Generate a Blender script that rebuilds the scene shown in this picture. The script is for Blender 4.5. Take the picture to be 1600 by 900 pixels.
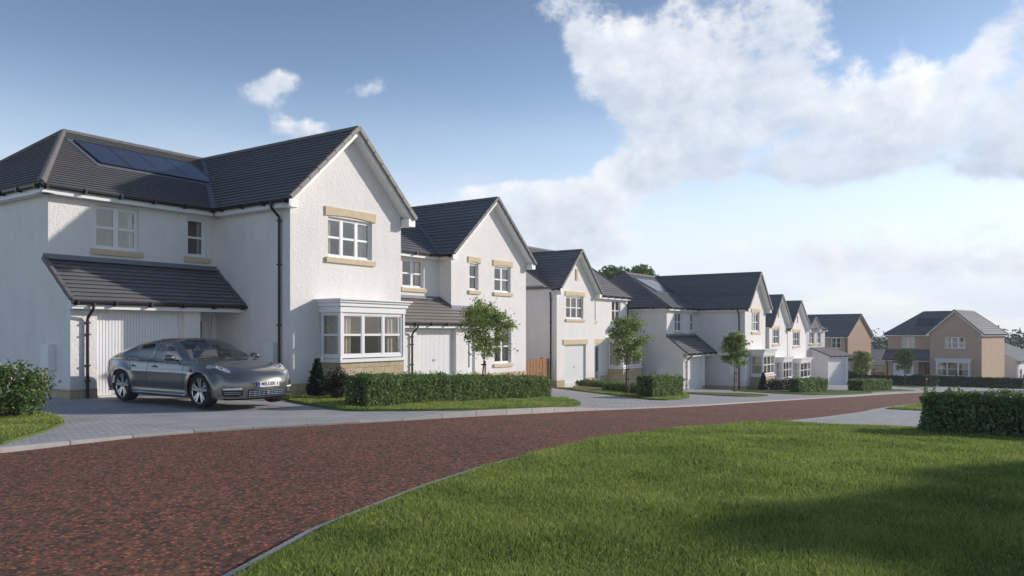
import bpy, math, random
import numpy as np
from mathutils import Vector, Matrix, noise
from mathutils.geometry import tessellate_polygon
random.seed(7); rng = np.random.default_rng(7)
for _o in list(bpy.data.objects): bpy.data.objects.remove(_o)
scene = bpy.context.scene
col = scene.collection
R = math.radians

# ------------------------------------------------------------ camera
cam_d = bpy.data.cameras.new('camera'); cam = bpy.data.objects.new('camera', cam_d); col.objects.link(cam)
cam.location = (0, 0, 1.57); cam.rotation_euler = (R(90), 0, 0)
cam_d.sensor_width = 36.0; cam_d.lens = 36.0*1222/1600
cam_d.shift_x = 0.0; cam_d.shift_y = 70/1600
cam_d.clip_end = 4000; cam_d.clip_start = .1
scene.camera = cam
scene.render.resolution_x = 1024; scene.render.resolution_y = 576
# ------------------------------------------------------------ sun, sky, exposure
SUN_AZ = math.atan2(.935, .355)          # clockwise from +Y
SUN_EL = R(19)
sd = bpy.data.lights.new('sun', 'SUN'); sun = bpy.data.objects.new('sun', sd); col.objects.link(sun)
sd.energy = 2.2; sd.angle = R(1.0); sd.color = (1.0, .92, .85)
_sdir = Vector((math.sin(SUN_AZ)*math.cos(SUN_EL), math.cos(SUN_AZ)*math.cos(SUN_EL), math.sin(SUN_EL)))
sun.rotation_euler = _sdir.to_track_quat('Z', 'Y').to_euler()
scene.view_settings.view_transform = 'Standard'; scene.view_settings.look = 'None'
scene.view_settings.exposure = 0.9; scene.view_settings.gamma = 1.0
scene.cycles.max_bounces = 6; scene.cycles.transparent_max_bounces = 12
world = bpy.data.worlds.new('World'); scene.world = world; world.use_nodes = True

class NT:
    """small node helper"""
    def __init__(s, nt): s.nt = nt; nt.nodes.clear()
    def n(s, t, **k):
        x = s.nt.nodes.new(t)
        ins = k.pop('ins', {})
        for a, v in k.items(): setattr(x, a, v)
        for a, v in ins.items():
            if isinstance(v, bpy.types.NodeSocket): s.nt.links.new(v, x.inputs[a])
            else: x.inputs[a].default_value = v
        return x
    def l(s, a, b): s.nt.links.new(a, b)
    def m(s, op, a, b=0.0, c=None, clamp=False):
        x = s.nt.nodes.new('ShaderNodeMath'); x.operation = op; x.use_clamp = clamp
        for i, v in enumerate((a, b) if c is None else (a, b, c)):
            if isinstance(v, bpy.types.NodeSocket): s.nt.links.new(v, x.inputs[i])
            else: x.inputs[i].default_value = v
        return x.outputs[0]
    def ramp(s, f, stops, interp='LINEAR'):
        x = s.nt.nodes.new('ShaderNodeValToRGB'); x.color_ramp.interpolation = interp
        e = x.color_ramp.elements
        while len(e) < len(stops): e.new(.5)
        for i, (p, c) in enumerate(stops):
            e[i].position = p; e[i].color = (*c, 1) if len(c) == 3 else c
        s.nt.links.new(f, x.inputs[0]); return x.outputs[0]
    def mix(s, f, a, b, bt='MIX'):
        x = s.nt.nodes.new('ShaderNodeMix'); x.data_type = 'RGBA'; x.blend_type = bt
        for i, v in ((0, f), (6, a), (7, b)):
            if isinstance(v, bpy.types.NodeSocket): s.nt.links.new(v, x.inputs[i])
            else: x.inputs[i].default_value = v if i == 0 else ((*v, 1) if len(v) == 3 else v)
        return x.outputs[2]

def build_world():
    N = NT(world.node_tree)
    out = N.n('ShaderNodeOutputWorld'); bg = N.n('ShaderNodeBackground')
    sky = N.n('ShaderNodeTexSky', sky_type='NISHITA', sun_disc=False, sun_elevation=SUN_EL, sun_rotation=SUN_AZ,
              air_density=1.0, dust_density=.4, ozone_density=1.6, altitude=50)
    tc = N.n('ShaderNodeTexCoord')
    sep = N.n('ShaderNodeSeparateXYZ', ins={0: tc.outputs['Generated']})
    x, y, z = sep.outputs
    az = N.m('ARCTAN2', x, y)
    el = N.m('ARCSINE', z)
    comb = N.n('ShaderNodeCombineXYZ', ins={0: az, 1: N.m('MULTIPLY', el, 1.25), 2: CLOUD_SEED})
    n1 = N.n('ShaderNodeTexNoise', ins={'Vector': comb.outputs[0], 'Scale': 8.0, 'Detail': 11.0, 'Roughness': .62, 'Distortion': .08})
    n2 = N.n('ShaderNodeTexNoise', ins={'Vector': comb.outputs[0], 'Scale': 22.0, 'Detail': 6.0, 'Roughness': .6})
    # cloud banks: azimuth, elevation, radii, amplitude
    blobs = []
    def B(px, py, rx, ry, a, rot=0):
        azp = math.atan((px-800)/1222); elp = math.atan((520-py)*math.cos(azp)/1222)
        k = math.cos(azp)
        blobs.append((azp, elp, rx/1222*k*k, ry/1222*k, a, rot))
    B(1110, 95, 150, 95, 1.25, -.25); B(1190, 30, 110, 60, 1.0); B(1000, 110, 80, 60, .9); B(1050, 205, 85, 90, 1.05, .3); B(985, 272, 50, 30, .75)
    B(1260, 215, 130, 65, .95); B(1440, 190, 160, 70, 1.1, .1); B(1590, 90, 70, 110, 1.2); B(1560, 200, 110, 90, 1.0); B(1290, 262, 60, 22, .8)
    B(850, 318, 78, 32, 2.2); B(770, 325, 30, 22, 1.2); B(850, 375, 110, 40, 1.7); B(1150, 250, 120, 40, .35)
    B(395, 142, 72, 26, .9, .12); B(435, 122, 36, 20, .7); B(577, 138, 42, 20, .85, .3); B(470, 203, 70, 20, .85); B(140, 115, 60, 14, .45)
    B(60, 140, 120, 14, .42, -.2); B(130, 195, 50, 10, .5, -.3); B(250, 60, 90, 14, .5, .1); B(900, 55, 26, 30, .9); B(795, 212, 22, 16, .6); B(780, 55, 40, 12, .5); B(860, 5, 60, 18, .6); B(25, 220, 40, 16, .5); B(700, 300, 80, 28, .6)
    B(1400, 350, 240, 26, .62); B(1500, 420, 260, 34, .8); B(1200, 400, 330, 30, .6)
    B(1900, 200, 260, 160, 1.0); B(-400, 200, 200, 60, .8)
    dens = None; shade = None
    for (a0, e0, ra, re, am, rot) in blobs:
        da = N.m('SUBTRACT', az, a0); de = N.m('SUBTRACT', el, e0)
        c, s_ = math.cos(rot), math.sin(rot)
        u = N.m('ADD', N.m('MULTIPLY', da, c/ra), N.m('MULTIPLY', de, s_/ra))
        v = N.m('ADD', N.m('MULTIPLY', da, -s_/re), N.m('MULTIPLY', de, c/re))
        r2 = N.m('ADD', N.m('MULTIPLY', u, u), N.m('MULTIPLY', v, v))
        g_ = N.m('MULTIPLY', N.m('EXPONENT', N.m('MULTIPLY', r2, -.8)), am)
        gs = N.m('MULTIPLY', g_, v)
        dens = g_ if dens is None else N.m('ADD', dens, g_)
        shade = gs if shade is None else N.m('ADD', shade, gs)
    nn = N.m('ADD', N.m('MULTIPLY', N.m('SUBTRACT', n1.outputs[0], .5), 3.6), N.m('MULTIPLY', N.m('SUBTRACT', n2.outputs[0], .5), 1.1))
    d0 = N.m('ADD', dens, nn)
    d0 = N.m('SUBTRACT', N.m('MULTIPLY', N.m('MINIMUM', dens, 1.1), .95), N.m('SUBTRACT', .56, N.m('MULTIPLY', nn, .66)))
    mask = N.n('ShaderNodeMapRange', interpolation_type='SMOOTHSTEP', ins={0: d0, 1: -.02, 2: .42}).outputs[0]
    # thin haze clouds towards the horizon on the right
    n3 = N.n('ShaderNodeTexNoise', ins={'Vector': N.n('ShaderNodeCombineXYZ', ins={0: N.m('MULTIPLY', az, 2.2), 1: N.m('MULTIPLY', el, 9.0), 2: 3.0}).outputs[0], 'Scale': 2.2, 'Detail': 6.0, 'Roughness': .55})
    hz = N.n('ShaderNodeMapRange', interpolation_type='SMOOTHSTEP', ins={0: el, 1: .33, 2: .0}).outputs[0]
    haze = N.m('MULTIPLY', hz, N.m('ADD', N.m('MULTIPLY', n3.outputs[0], 1.4), .26), clamp=True)
    # cloud shading: lit tops, grey-blue bases
    sh = N.m('ADD', N.m('MULTIPLY', N.m('DIVIDE', shade, N.m('MAXIMUM', dens, .05)), .42), N.m('MULTIPLY', N.m('SUBTRACT', n1.outputs[0], .5), 1.6))
    # relief: compare the cloud's density with that a little way towards the sun
    off = N.n('ShaderNodeVectorMath', operation='ADD', ins={0: comb.outputs[0], 1: (.022, .016, 0)})
    n1b = N.n('ShaderNodeTexNoise', ins={'Vector': off.outputs[0], 'Scale': 8.0, 'Detail': 11.0, 'Roughness': .62, 'Distortion': .08})
    relief = N.m('MULTIPLY', N.m('SUBTRACT', n1.outputs[0], n1b.outputs[0]), 2.6)
    sh = N.m('ADD', sh, relief)
    thick = N.m('SUBTRACT', 1.0, N.m('MULTIPLY', N.m('SUBTRACT', d0, .35), .75))
    sh = N.m('ADD', N.m('MULTIPLY', sh, .55), N.m('MULTIPLY', thick, .62))
    ccol = N.ramp(sh, [(.05, (.42, .50, .62)), (.4, (.62, .68, .77)), (.7, (.80, .83, .88)), (1.0, (1.0, 1.0, 1.0))])
    SK = SKY_STRENGTH
    skyc = N.mix(1.0, sky.outputs[0], (SKY_TINT), 'MULTIPLY')
    zen = N.ramp(el, [(0.0, (.70, .72, .75)), (.16, (.70, .72, .75)), (.42, (.45, .46, .48)), (1.0, (.50, .49, .51))])
    skyc = N.mix(1.0, skyc, zen, 'MULTIPLY')
    cc = N.mix(1.0, ccol, (1/SK*CLOUD_GAIN,)*3, 'MULTIPLY')
    hc = N.mix(1.0, (.80, .86, .94), (1/SK*CLOUD_GAIN,)*3, 'MULTIPLY')
    r1 = N.mix(haze, skyc, hc)
    opq = N.n('ShaderNodeMapRange', ins={0: N.m('ADD', d0, N.m('MULTIPLY', N.m('SUBTRACT', n2.outputs[0], .5), .8)), 1: 0.0, 2: .75, 3: .62, 4: .96}).outputs[0]
    r2 = N.mix(N.m('MULTIPLY', mask, opq), r1, cc)
    bg.inputs[1].default_value = SK
    N.l(r2, bg.inputs[0]); N.l(bg.outputs[0], out.inputs[0])
SKY_STRENGTH = .15; SKY_TINT = (.97, .92, .93); CLOUD_GAIN = .59; CLOUD_SEED = 12.9
build_world()

# ------------------------------------------------------------ materials
def mat(name, color, rough=.8, metal=0.0, bump=None, vary=None, spec=.5, coat=0.0, space='Object', extra=None):
    m = bpy.data.materials.new(name); m.use_nodes = True
    N = NT(m.node_tree)
    out = N.n('ShaderNodeOutputMaterial'); p = N.n('ShaderNodeBsdfPrincipled')
    N.l(p.outputs[0], out.inputs[0])
    p.inputs['Base Color'].default_value = (*color, 1); p.inputs['Roughness'].default_value = rough
    p.inputs['Metallic'].default_value = metal; p.inputs['Specular IOR Level'].default_value = spec
    p.inputs['Coat Weight'].default_value = coat; p.inputs['Coat Roughness'].default_value = .04
    tc = N.n('ShaderNodeTexCoord'); v = tc.outputs[space]
    if vary:
        sc, amt = vary
        t = N.n('ShaderNodeTexNoise', ins={'Vector': v, 'Scale': sc, 'Detail': 5.0, 'Roughness': .6})
        f = N.n('ShaderNodeMapRange', ins={0: t.outputs[0], 1: .25, 2: .75, 3: 1-amt, 4: 1+amt}).outputs[0]
        cb = N.n('ShaderNodeCombineXYZ', ins={0: f, 1: f, 2: f})
        N.l(N.mix(1.0, color, cb.outputs[0], 'MULTIPLY'), p.inputs['Base Color'])
    if bump:
        sc, st, dist = bump
        t = N.n('ShaderNodeTexNoise', ins={'Vector': v, 'Scale': sc, 'Detail': 4.0, 'Roughness': .65})
        b = N.n('ShaderNodeBump', ins={'Strength': st, 'Distance': dist, 'Height': t.outputs[0]})
        N.l(b.outputs[0], p.inputs['Normal'])
    if extra: extra(N, p, v)
    return m

def wall_mat(name, color, streak=.10):
    def ex(N, p, v):
        mp = N.n('ShaderNodeMapping', ins={'Vector': v, 'Scale': (3.0, 3.0, .35)})
        t = N.n('ShaderNodeTexNoise', ins={'Vector': mp.outputs[0], 'Scale': 1.4, 'Detail': 6.0, 'Roughness': .65})
        t2 = N.n('ShaderNodeTexNoise', ins={'Vector': v, 'Scale': 1.1, 'Detail': 5.0, 'Roughness': .6})
        f = N.m('ADD', N.m('MULTIPLY', t.outputs[0], .5), N.m('MULTIPLY', t2.outputs[0], .5))
        f = N.n('ShaderNodeMapRange', ins={0: f, 1: .3, 2: .7, 3: 1-streak, 4: 1+streak*.5}).outputs[0]
        # grime towards the splash zone at the foot of the wall
        sp = N.n('ShaderNodeSeparateXYZ', ins={0: v})
        gr = N.n('ShaderNodeMapRange', interpolation_type='SMOOTHSTEP', ins={0: N.m('ADD', sp.outputs[2], N.m('MULTIPLY', t2.outputs[0], .5)), 1: .1, 2: .9, 3: .86, 4: 1.0}).outputs[0]
        f = N.m('MULTIPLY', f, gr)
        cb = N.n('ShaderNodeCombineXYZ', ins={0: f, 1: f, 2: N.m('POWER', f, 1.15)})
        N.l(N.mix(1.0, color, cb.outputs[0], 'MULTIPLY'), p.inputs['Base Color'])
        d = N.n('ShaderNodeTexNoise', ins={'Vector': v, 'Scale': 14.0, 'Detail': 5.0, 'Roughness': .7})
        vo = N.n('ShaderNodeTexVoronoi', feature='SMOOTH_F1', ins={'Vector': v, 'Scale': 22.0})
        h = N.m('ADD', N.m('MULTIPLY', d.outputs[0], 1.0), N.m('MULTIPLY', vo.outputs[0], .5))
        b = N.n('ShaderNodeBump', ins={'Strength': .55, 'Distance': .028, 'Height': h})
        N.l(b.outputs[0], p.inputs['Normal'])
    return mat(name, color, .9, extra=ex, spec=.2)

def tile_mat(name, color, gauge=.3):
    def ex(N, p, v):
        t = N.n('ShaderNodeTexNoise', ins={'Vector': v, 'Scale': 1.6, 'Detail': 6.0, 'Roughness': .7})
        t2 = N.n('ShaderNodeTexNoise', ins={'Vector': v, 'Scale': 26.0, 'Detail': 3.0})
        isl = N.n('ShaderNodeNewGeometry').outputs['Random Per Island']
        f = N.m('ADD', N.m('ADD', N.m('MULTIPLY', t.outputs[0], .5), N.m('MULTIPLY', t2.outputs[0], .35)), N.m('MULTIPLY', isl, .16))
        f = N.n('ShaderNodeMapRange', ins={0: f, 1: .25, 2: .8, 3: .75, 4: 1.25}).outputs[0]
        cb = N.n('ShaderNodeCombineXYZ', ins={0: f, 1: f, 2: f})
        N.l(N.mix(1.0, color, cb.outputs[0], 'MULTIPLY'), p.inputs['Base Color'])
        b = N.n('ShaderNodeBump', ins={'Strength': .3, 'Distance': .01, 'Height': t2.outputs[0]})
        N.l(b.outputs[0], p.inputs['Normal'])
    return mat(name, color, .55, extra=ex, spec=.45)

def stone_mat(name):
    def ex(N, p, v):
        sp = N.n('ShaderNodeSeparateXYZ', ins={0: v})
        cb = N.n('ShaderNodeCombineXYZ', ins={0: N.m('ADD', sp.outputs[0], sp.outputs[1]), 1: sp.outputs[2], 2: 0.0})
        br = N.n('ShaderNodeTexBrick', ins={'Vector': cb.outputs[0], 'Color1': (.46, .36, .23, 1), 'Color2': (.56, .47, .33, 1), 'Mortar': (.26, .22, .16, 1),
                 'Scale': 1.0, 'Mortar Size': .008, 'Brick Width': .42, 'Row Height': .2, 'Bias': -.1})
        t = N.n('ShaderNodeTexNoise', ins={'Vector': v, 'Scale': 9.0, 'Detail': 5.0})
        N.l(N.mix(.3, br.outputs[0], N.ramp(t.outputs[0], [(.3, (.34, .25, .15)), (.7, (.66, .56, .42))])), p.inputs['Base Color'])
        h = N.m('ADD', N.m('MULTIPLY', t.outputs[0], .6), N.m('SUBTRACT', 1.0, br.outputs[1]))
        b = N.n('ShaderNodeBump', ins={'Strength': .6, 'Distance': .02, 'Height': h})
        N.l(b.outputs[0], p.inputs['Normal'])
    return mat(name, (.5, .4, .27), .9, extra=ex, spec=.2)

def glass_mat(name, tint=(.8, .82, .82), base=.16, ior=1.5, refl=(.92, .95, 1)):
    m = bpy.data.materials.new(name); m.use_nodes = True
    N = NT(m.node_tree)
    out = N.n('ShaderNodeOutputMaterial')
    tr = N.n('ShaderNodeBsdfTransparent', ins={0: (*tint, 1)})
    gl = N.n('ShaderNodeBsdfGlossy', ins={'Roughness': .015, 'Color': (*refl, 1)})
    ge = N.n('ShaderNodeNewGeometry'); dt = N.n('ShaderNodeVectorMath', operation='DOT_PRODUCT', ins={0: ge.outputs['Incoming'], 1: ge.outputs['Normal']})
    c_ = N.m('ABSOLUTE', dt.outputs['Value'])
    f = N.m('ADD', N.m('MULTIPLY', N.m('POWER', N.m('SUBTRACT', 1.0, c_), 5.0), .95), base+.04, clamp=True)
    ms = N.n('ShaderNodeMixShader', ins={0: f})
    N.l(tr.outputs[0], ms.inputs[1]); N.l(gl.outputs[0], ms.inputs[2]); N.l(ms.outputs[0], out.inputs[0])
    return m

def leaf_mat(name, c1, c2, c3, trans=.25):
    m = bpy.data.materials.new(name); m.use_nodes = True
    N = NT(m.node_tree)
    out = N.n('ShaderNodeOutputMaterial')
    g = N.n('ShaderNodeNewGeometry'); tc = N.n('ShaderNodeTexCoord')
    t = N.n('ShaderNodeTexNoise', ins={'Vector': tc.outputs['Object'], 'Scale': 3.0, 'Detail': 3.0})
    f = N.m('ADD', N.m('MULTIPLY', g.outputs['Random Per Island'], .6), N.m('MULTIPLY', t.outputs[0], .4))
    c = N.ramp(f, [(.15, c1), (.5, c2), (.85, c3)])
    p = N.n('ShaderNodeBsdfPrincipled', ins={'Base Color': c, 'Roughness': .5, 'Specular IOR Level': .35})
    tl = N.n('ShaderNodeBsdfTranslucent', ins={'Color': c})
    ms = N.n('ShaderNodeMixShader', ins={0: trans})
    N.l(p.outputs[0], ms.inputs[1]); N.l(tl.outputs[0], ms.inputs[2]); N.l(ms.outputs[0], out.inputs[0])
    return m

M = {}
M['render_white'] = wall_mat('white roughcast render', (.82, .79, .765))
M['render_tan'] = wall_mat('buff roughcast render', (.52, .38, .28))
M['render_cream'] = wall_mat('ochre render', (.62, .44, .24))
M['upvc'] = mat('white window plastic', (.80, .80, .80), .35)
M['fascia'] = mat('white fascia board', (.80, .80, .79), .45, vary=(2, .03))
M['black'] = mat('black gutter plastic', (.012, .012, .013), .35)
M['tile_dark'] = tile_mat('dark grey roof tile', (.165, .165, .172))
M['tile_light'] = tile_mat('grey roof tile', (.21, .205, .20))
M['tile_pale'] = tile_mat('pale and sunlit roof tile', (.26, .235, .21))  # pale tile; on the second house's canopy it stands in for sunlight
M['ridge'] = mat('grey ridge tile', (.15, .14, .135), .7, vary=(5, .2), bump=(30, .3, .01))
M['ridge_light'] = mat('light grey verge tile', (.26, .235, .21), .7, vary=(5, .15), bump=(30, .3, .01))
M['lead'] = mat('lead flashing', (.16, .18, .22), .45, vary=(6, .15))
M['sand'] = mat('buff cast stone', (.62, .50, .33), .85, vary=(6, .1), bump=(40, .3, .006))
M['stone'] = stone_mat('coursed sandstone')
M['glass'] = glass_mat('window glass', base=.09)
M['interior'] = mat('room plaster', (.50, .43, .33), .9, vary=(1.5, .15))
M['interior_dark'] = mat('dark room plaster', (.16, .15, .15), .9, vary=(1.5, .2))
M['interior_lit'] = mat('lit room tint', (.85, .68, .30), .9, vary=(1.2, .2))  # yellow glow of lit rooms painted into the wall colour
M['curtain'] = mat('linen curtain', (.66, .57, .46), .9, vary=(8, .2))
M['blind'] = mat('white blind', (.62, .60, .56), .8)
def gd(N, p, v):
    w = N.n('ShaderNodeTexWave', wave_type='BANDS', bands_direction='X', ins={'Vector': v, 'Scale': 3.4, 'Distortion': 0.0})
    b = N.n('ShaderNodeBump', ins={'Strength': .8, 'Distance': .012, 'Height': w.outputs[0]}); N.l(b.outputs[0], p.inputs['Normal'])
M['garage'] = mat('white garage door steel', (.80, .80, .80), .4)
M['door'] = mat('white door', (.78, .78, .78), .35)
M['door_grey'] = mat('grey door', (.30, .34, .40), .4)
M['door_brown'] = mat('brown door', (.10, .055, .035), .4)
M['metal'] = mat('brushed steel', (.6, .6, .6), .3, 1.0)
M['timber'] = mat('orange timber', (.34, .17, .07), .75, vary=(7, .25), bump=(20, .3, .01))
def pvx(N, p, v):
    mp = N.n('ShaderNodeMapping', ins={'Vector': v, 'Scale': (1, 1, 1)})
    br = N.n('ShaderNodeTexBrick', ins={'Vector': mp.outputs[0], 'Color1': (.018, .026, .05, 1), 'Color2': (.022, .03, .058, 1), 'Mortar': (.07, .08, .10, 1), 'Scale': 1.0,
         'Mortar Size': .006, 'Brick Width': .16, 'Row Height': .16, 'Mortar Smooth': 0.0}); br.offset = 0
    N.l(br.outputs[0], p.inputs['Base Color'])
M['solar'] = mat('solar cell glass', (.02, .03, .055), .12, extra=pvx, spec=.6)

# ------------------------------------------------------------ mesh builder
class MB:
    def __init__(s): s.v = []; s.f = []; s.mi = []; s.cur = 0
    def vs(s, pts):
        b = len(s.v); s.v += [tuple(p) for p in pts]; return b
    def poly(s, pts):
        b = s.vs(pts); s.f.append(tuple(range(b, b+len(pts)))); s.mi.append(s.cur)
    def hexa(s, p):   # p[0..3] bottom loop, p[4..7] top loop
        b = s.vs(p)
        for q in ((0, 3, 2, 1), (4, 5, 6, 7), (0, 1, 5, 4), (1, 2, 6, 5), (2, 3, 7, 6), (3, 0, 4, 7)):
            s.f.append(tuple(b+i for i in q)); s.mi.append(s.cur)
    def box(s, x0, y0, z0, x1, y1, z1):
        s.hexa([(x0, y0, z0), (x1, y0, z0), (x1, y1, z0), (x0, y1, z0), (x0, y0, z1), (x1, y0, z1), (x1, y1, z1), (x0, y1, z1)])
    def fb(s, o, u, n, a0, a1, d0, d1, z0, z1):
        P = lambda a, d, z: o+u*a+n*d+Vector((0, 0, z))
        s.hexa([P(a0, d1, z0), P(a1, d1, z0), P(a1, d0, z0), P(a0, d0, z0), P(a0, d1, z1), P(a1, d1, z1), P(a1, d0, z1), P(a0, d0, z1)])
    def beam(s, p0, p1, w, h, up=Vector((0, 0, 1)), off=(0, 0)):
        p0 = Vector(p0); p1 = Vector(p1); d = (p1-p0).normalized()
        sd_ = d.cross(up).normalized(); u2 = sd_.cross(d).normalized()
        o = sd_*off[0]+u2*off[1]
        q = [(-w/2, -h/2), (w/2, -h/2), (w/2, h/2), (-w/2, h/2)]
        s.hexa([p0+o+sd_*a+u2*b for a, b in q]+[p1+o+sd_*a+u2*b for a, b in q])
    def tube(s, pts, r, k=8, cap=True):
        pts = [Vector(p) for p in pts]; rs = r if isinstance(r, (list, tuple)) else [r]*len(pts)
        rings = []
        for i, p in enumerate(pts):
            d = (pts[min(i+1, len(pts)-1)]-pts[max(i-1, 0)]).normalized()
            a = Vector((0, 0, 1)) if abs(d.z) < .9 else Vector((1, 0, 0))
            e1 = d.cross(a).normalized(); e2 = d.cross(e1)
            rings.append(s.vs([p+(e1*math.cos(2*math.pi*j/k)+e2*math.sin(2*math.pi*j/k))*rs[i] for j in range(k)]))
        for i in range(len(pts)-1):
            for j in range(k):
                a, b = rings[i], rings[i+1]; j2 = (j+1) % k
                s.f.append((a+j, a+j2, b+j2, b+j)); s.mi.append(s.cur)
        if cap:
            s.f.append(tuple(rings[0]+j for j in range(k))); s.f.append(tuple(rings[-1]+j for j in reversed(range(k)))); s.mi += [s.cur]*2
    def lathe(s, prof, axis='y', k=32, c=(0, 0, 0)):   # prof: (r, t)
        c = Vector(c); rings = []
        for r, t in prof:
            L = []
            for j in range(k):
                a = 2*math.pi*j/k
                L.append(c+(Vector((r*math.cos(a), t, r*math.sin(a))) if axis == 'y' else Vector((r*math.cos(a), r*math.sin(a), t))))
            rings.append(s.vs(L))
        for i in range(len(prof)-1):
            for j in range(k):
                j2 = (j+1) % k; a, b = rings[i], rings[i+1]
                s.f.append((a+j, a+j2, b+j2, b+j)); s.mi.append(s.cur)
    def panel(s, o, u, n, outline, holes=(), rev=.12):
        loops = [[Vector((a, z, 0)) for a, z in outline]]
        for (a0, z0, a1, z1) in holes: loops.append([Vector((a0, z0, 0)), Vector((a0, z1, 0)), Vector((a1, z1, 0)), Vector((a1, z0, 0))])
        tri = tessellate_polygon(loops)
        flat = [p for L in loops for p in L]
        b = s.vs([o+u*p.x+Vector((0, 0, p.y)) for p in flat])
        for t in tri: s.f.append(tuple(b+i for i in t)); s.mi.append(s.cur)
        for (a0, z0, a1, z1) in holes:
            q = [(a0, z0), (a1, z0), (a1, z1), (a0, z1)]
            for i in range(4):
                (x0, y0), (x1, y1) = q[i], q[(i+1) % 4]
                A = o+u*x0+Vector((0, 0, y0)); Bv = o+u*x1+Vector((0, 0, y1))
                s.poly([A, Bv, Bv-n*rev, A-n*rev])
    def build(s, name, mats, parent=None, smooth=False, label=None, loc=None, fix=True):
        me = bpy.data.meshes.new(name); me.from_pydata([tuple(v) for v in s.v], [], s.f)
        if not isinstance(mats, (list, tuple)): mats = [mats]
        for m_ in mats: me.materials.append(m_)
        me.polygons.foreach_set('material_index', s.mi)
        if smooth: me.polygons.foreach_set('use_smooth', [True]*len(s.f))
        me.validate(); me.update()
        o = bpy.data.objects.new(name, me); col.objects.link(o)
        if parent: o.parent = parent
        if loc: o.location = loc
        if label: o['label'] = label
        return o

def tag(o, label=None, cat=None, group=None, kind=None):
    if label: o['label'] = label
    if cat: o['category'] = cat
    if group: o['group'] = group
    if kind: o['kind'] = kind
    return o
def empty(name, loc, rz=0.0):
    o = bpy.data.objects.new(name, None); o.empty_display_size = .3; col.objects.link(o)
    o.location = loc; o.rotation_euler = (0, 0, rz); return o
def quads_mesh(name, V, mats, parent=None, per=4, mi=None, loc=None):
    """V: (n*per,3) array, one n-gon per 'per' vertices"""
    n = len(V)//per
    me = bpy.data.meshes.new(name); me.vertices.add(len(V)); me.vertices.foreach_set('co', np.asarray(V, dtype=np.float32).ravel())
    me.loops.add(len(V)); me.loops.foreach_set('vertex_index', np.arange(len(V), dtype=np.int32))
    me.polygons.add(n); me.polygons.foreach_set('loop_start', np.arange(0, len(V), per, dtype=np.int32))
    me.polygons.foreach_set('loop_total', np.full(n, per, dtype=np.int32))
    if not isinstance(mats, (list, tuple)): mats = [mats]
    for m_ in mats: me.materials.append(m_)
    if mi is not None: me.polygons.foreach_set('material_index', mi)
    me.update(calc_edges=True); me.validate()
    o = bpy.data.objects.new(name, me); col.objects.link(o)
    if parent: o.parent = parent
    if loc: o.location = loc
    return o

# ------------------------------------------------------------ terrain height: the street falls away from the camera
FX, FY = .562, .827
def g(x, y):
    s = FX*x+FY*y
    if s < 8: return 0.0
    if s < 14: return -.055*(s-8)**2/12
    if s < 46: return -.055*(s-11)
    return -1.925-.045*(min(s, 115)-46)
def g_np(x, y):
    s = FX*x+FY*y
    return np.where(s < 8, 0, np.where(s < 14, -.055*(s-8)**2/12, np.where(s < 46, -.055*(s-11), -1.925-.045*(np.minimum(s, 115)-46))))
def clip(poly, h, keep_pos=True):
    out = []
    n = len(poly)
    for i in range(n):
        a, b = poly[i], poly[(i+1) % n]; ha, hb = h(a), h(b)
        if not keep_pos: ha, hb = -ha, -hb
        if ha >= 0: out.append(a)
        if (ha >= 0) != (hb >= 0):
            t = ha/(ha-hb); out.append(a+(b-a)*t)
    return out
def sheet(name, pts, dz, m, skirt=.2, kind='structure', parent=None, label=None):
    """a surface following the falling ground, with a skirt round its rim"""
    mb = MB()
    P = [Vector((x, y, 0)) for x, y in pts]
    ss = [FX*p.x+FY*p.y for p in P]
    cuts = [c for c in [8+.75*i for i in range(9)]+[46, 115] if min(ss) < c < max(ss)]
    bounds = [min(ss)-1]+cuts+[max(ss)+1]
    for s0, s1 in zip(bounds, bounds[1:]):
        q = clip(P, lambda p: FX*p.x+FY*p.y-s0); q = clip(q, lambda p: s1-(FX*p.x+FY*p.y)) if q else q
        if len(q) < 3: continue
        tri = tessellate_polygon([q]); b = mb.vs([(p.x, p.y, g(p.x, p.y)+dz) for p in q])
        for t in tri:
            a, b_, c = (q[i] for i in t)
            if abs((b_-a).cross(c-a).z) > 1e-6: mb.f.append(tuple(b+i for i in (t if (b_-a).cross(c-a).z > 0 else t[::-1]))); mb.mi.append(0)
    n = len(P)
    for i in range(n):
        a, b = P[i], P[(i+1) % n]; k = max(1, int((b-a).length/1.0))
        for j in range(k):
            p = a+(b-a)*(j/k); q = a+(b-a)*((j+1)/k); zp, zq = g(p.x, p.y)+dz, g(q.x, q.y)+dz
            mb.poly([(p.x, p.y, zp-skirt), (q.x, q.y, zq-skirt), (q.x, q.y, zq-.0005), (p.x, p.y, zp-.0005)])
    o = mb.build(name, m, parent)
    if kind: o['kind'] = kind
    if label: o['label'] = label
    return o
def smooth_line(pts, sub=6):
    out = []
    n = len(pts)
    for i in range(n-1):
        p0 = pts[max(i-1, 0)]; p1 = pts[i]; p2 = pts[i+1]; p3 = pts[min(i+2, n-1)]
        for j in range(sub):
            t = j/sub
            out.append(tuple(.5*((2*p1[k])+(-p0[k]+p2[k])*t+(2*p0[k]-5*p1[k]+4*p2[k]-p3[k])*t*t+(-p0[k]+3*p1[k]-3*p2[k]+p3[k])*t**3) for k in (0, 1)))
    out.append(pts[-1]); return out

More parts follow.
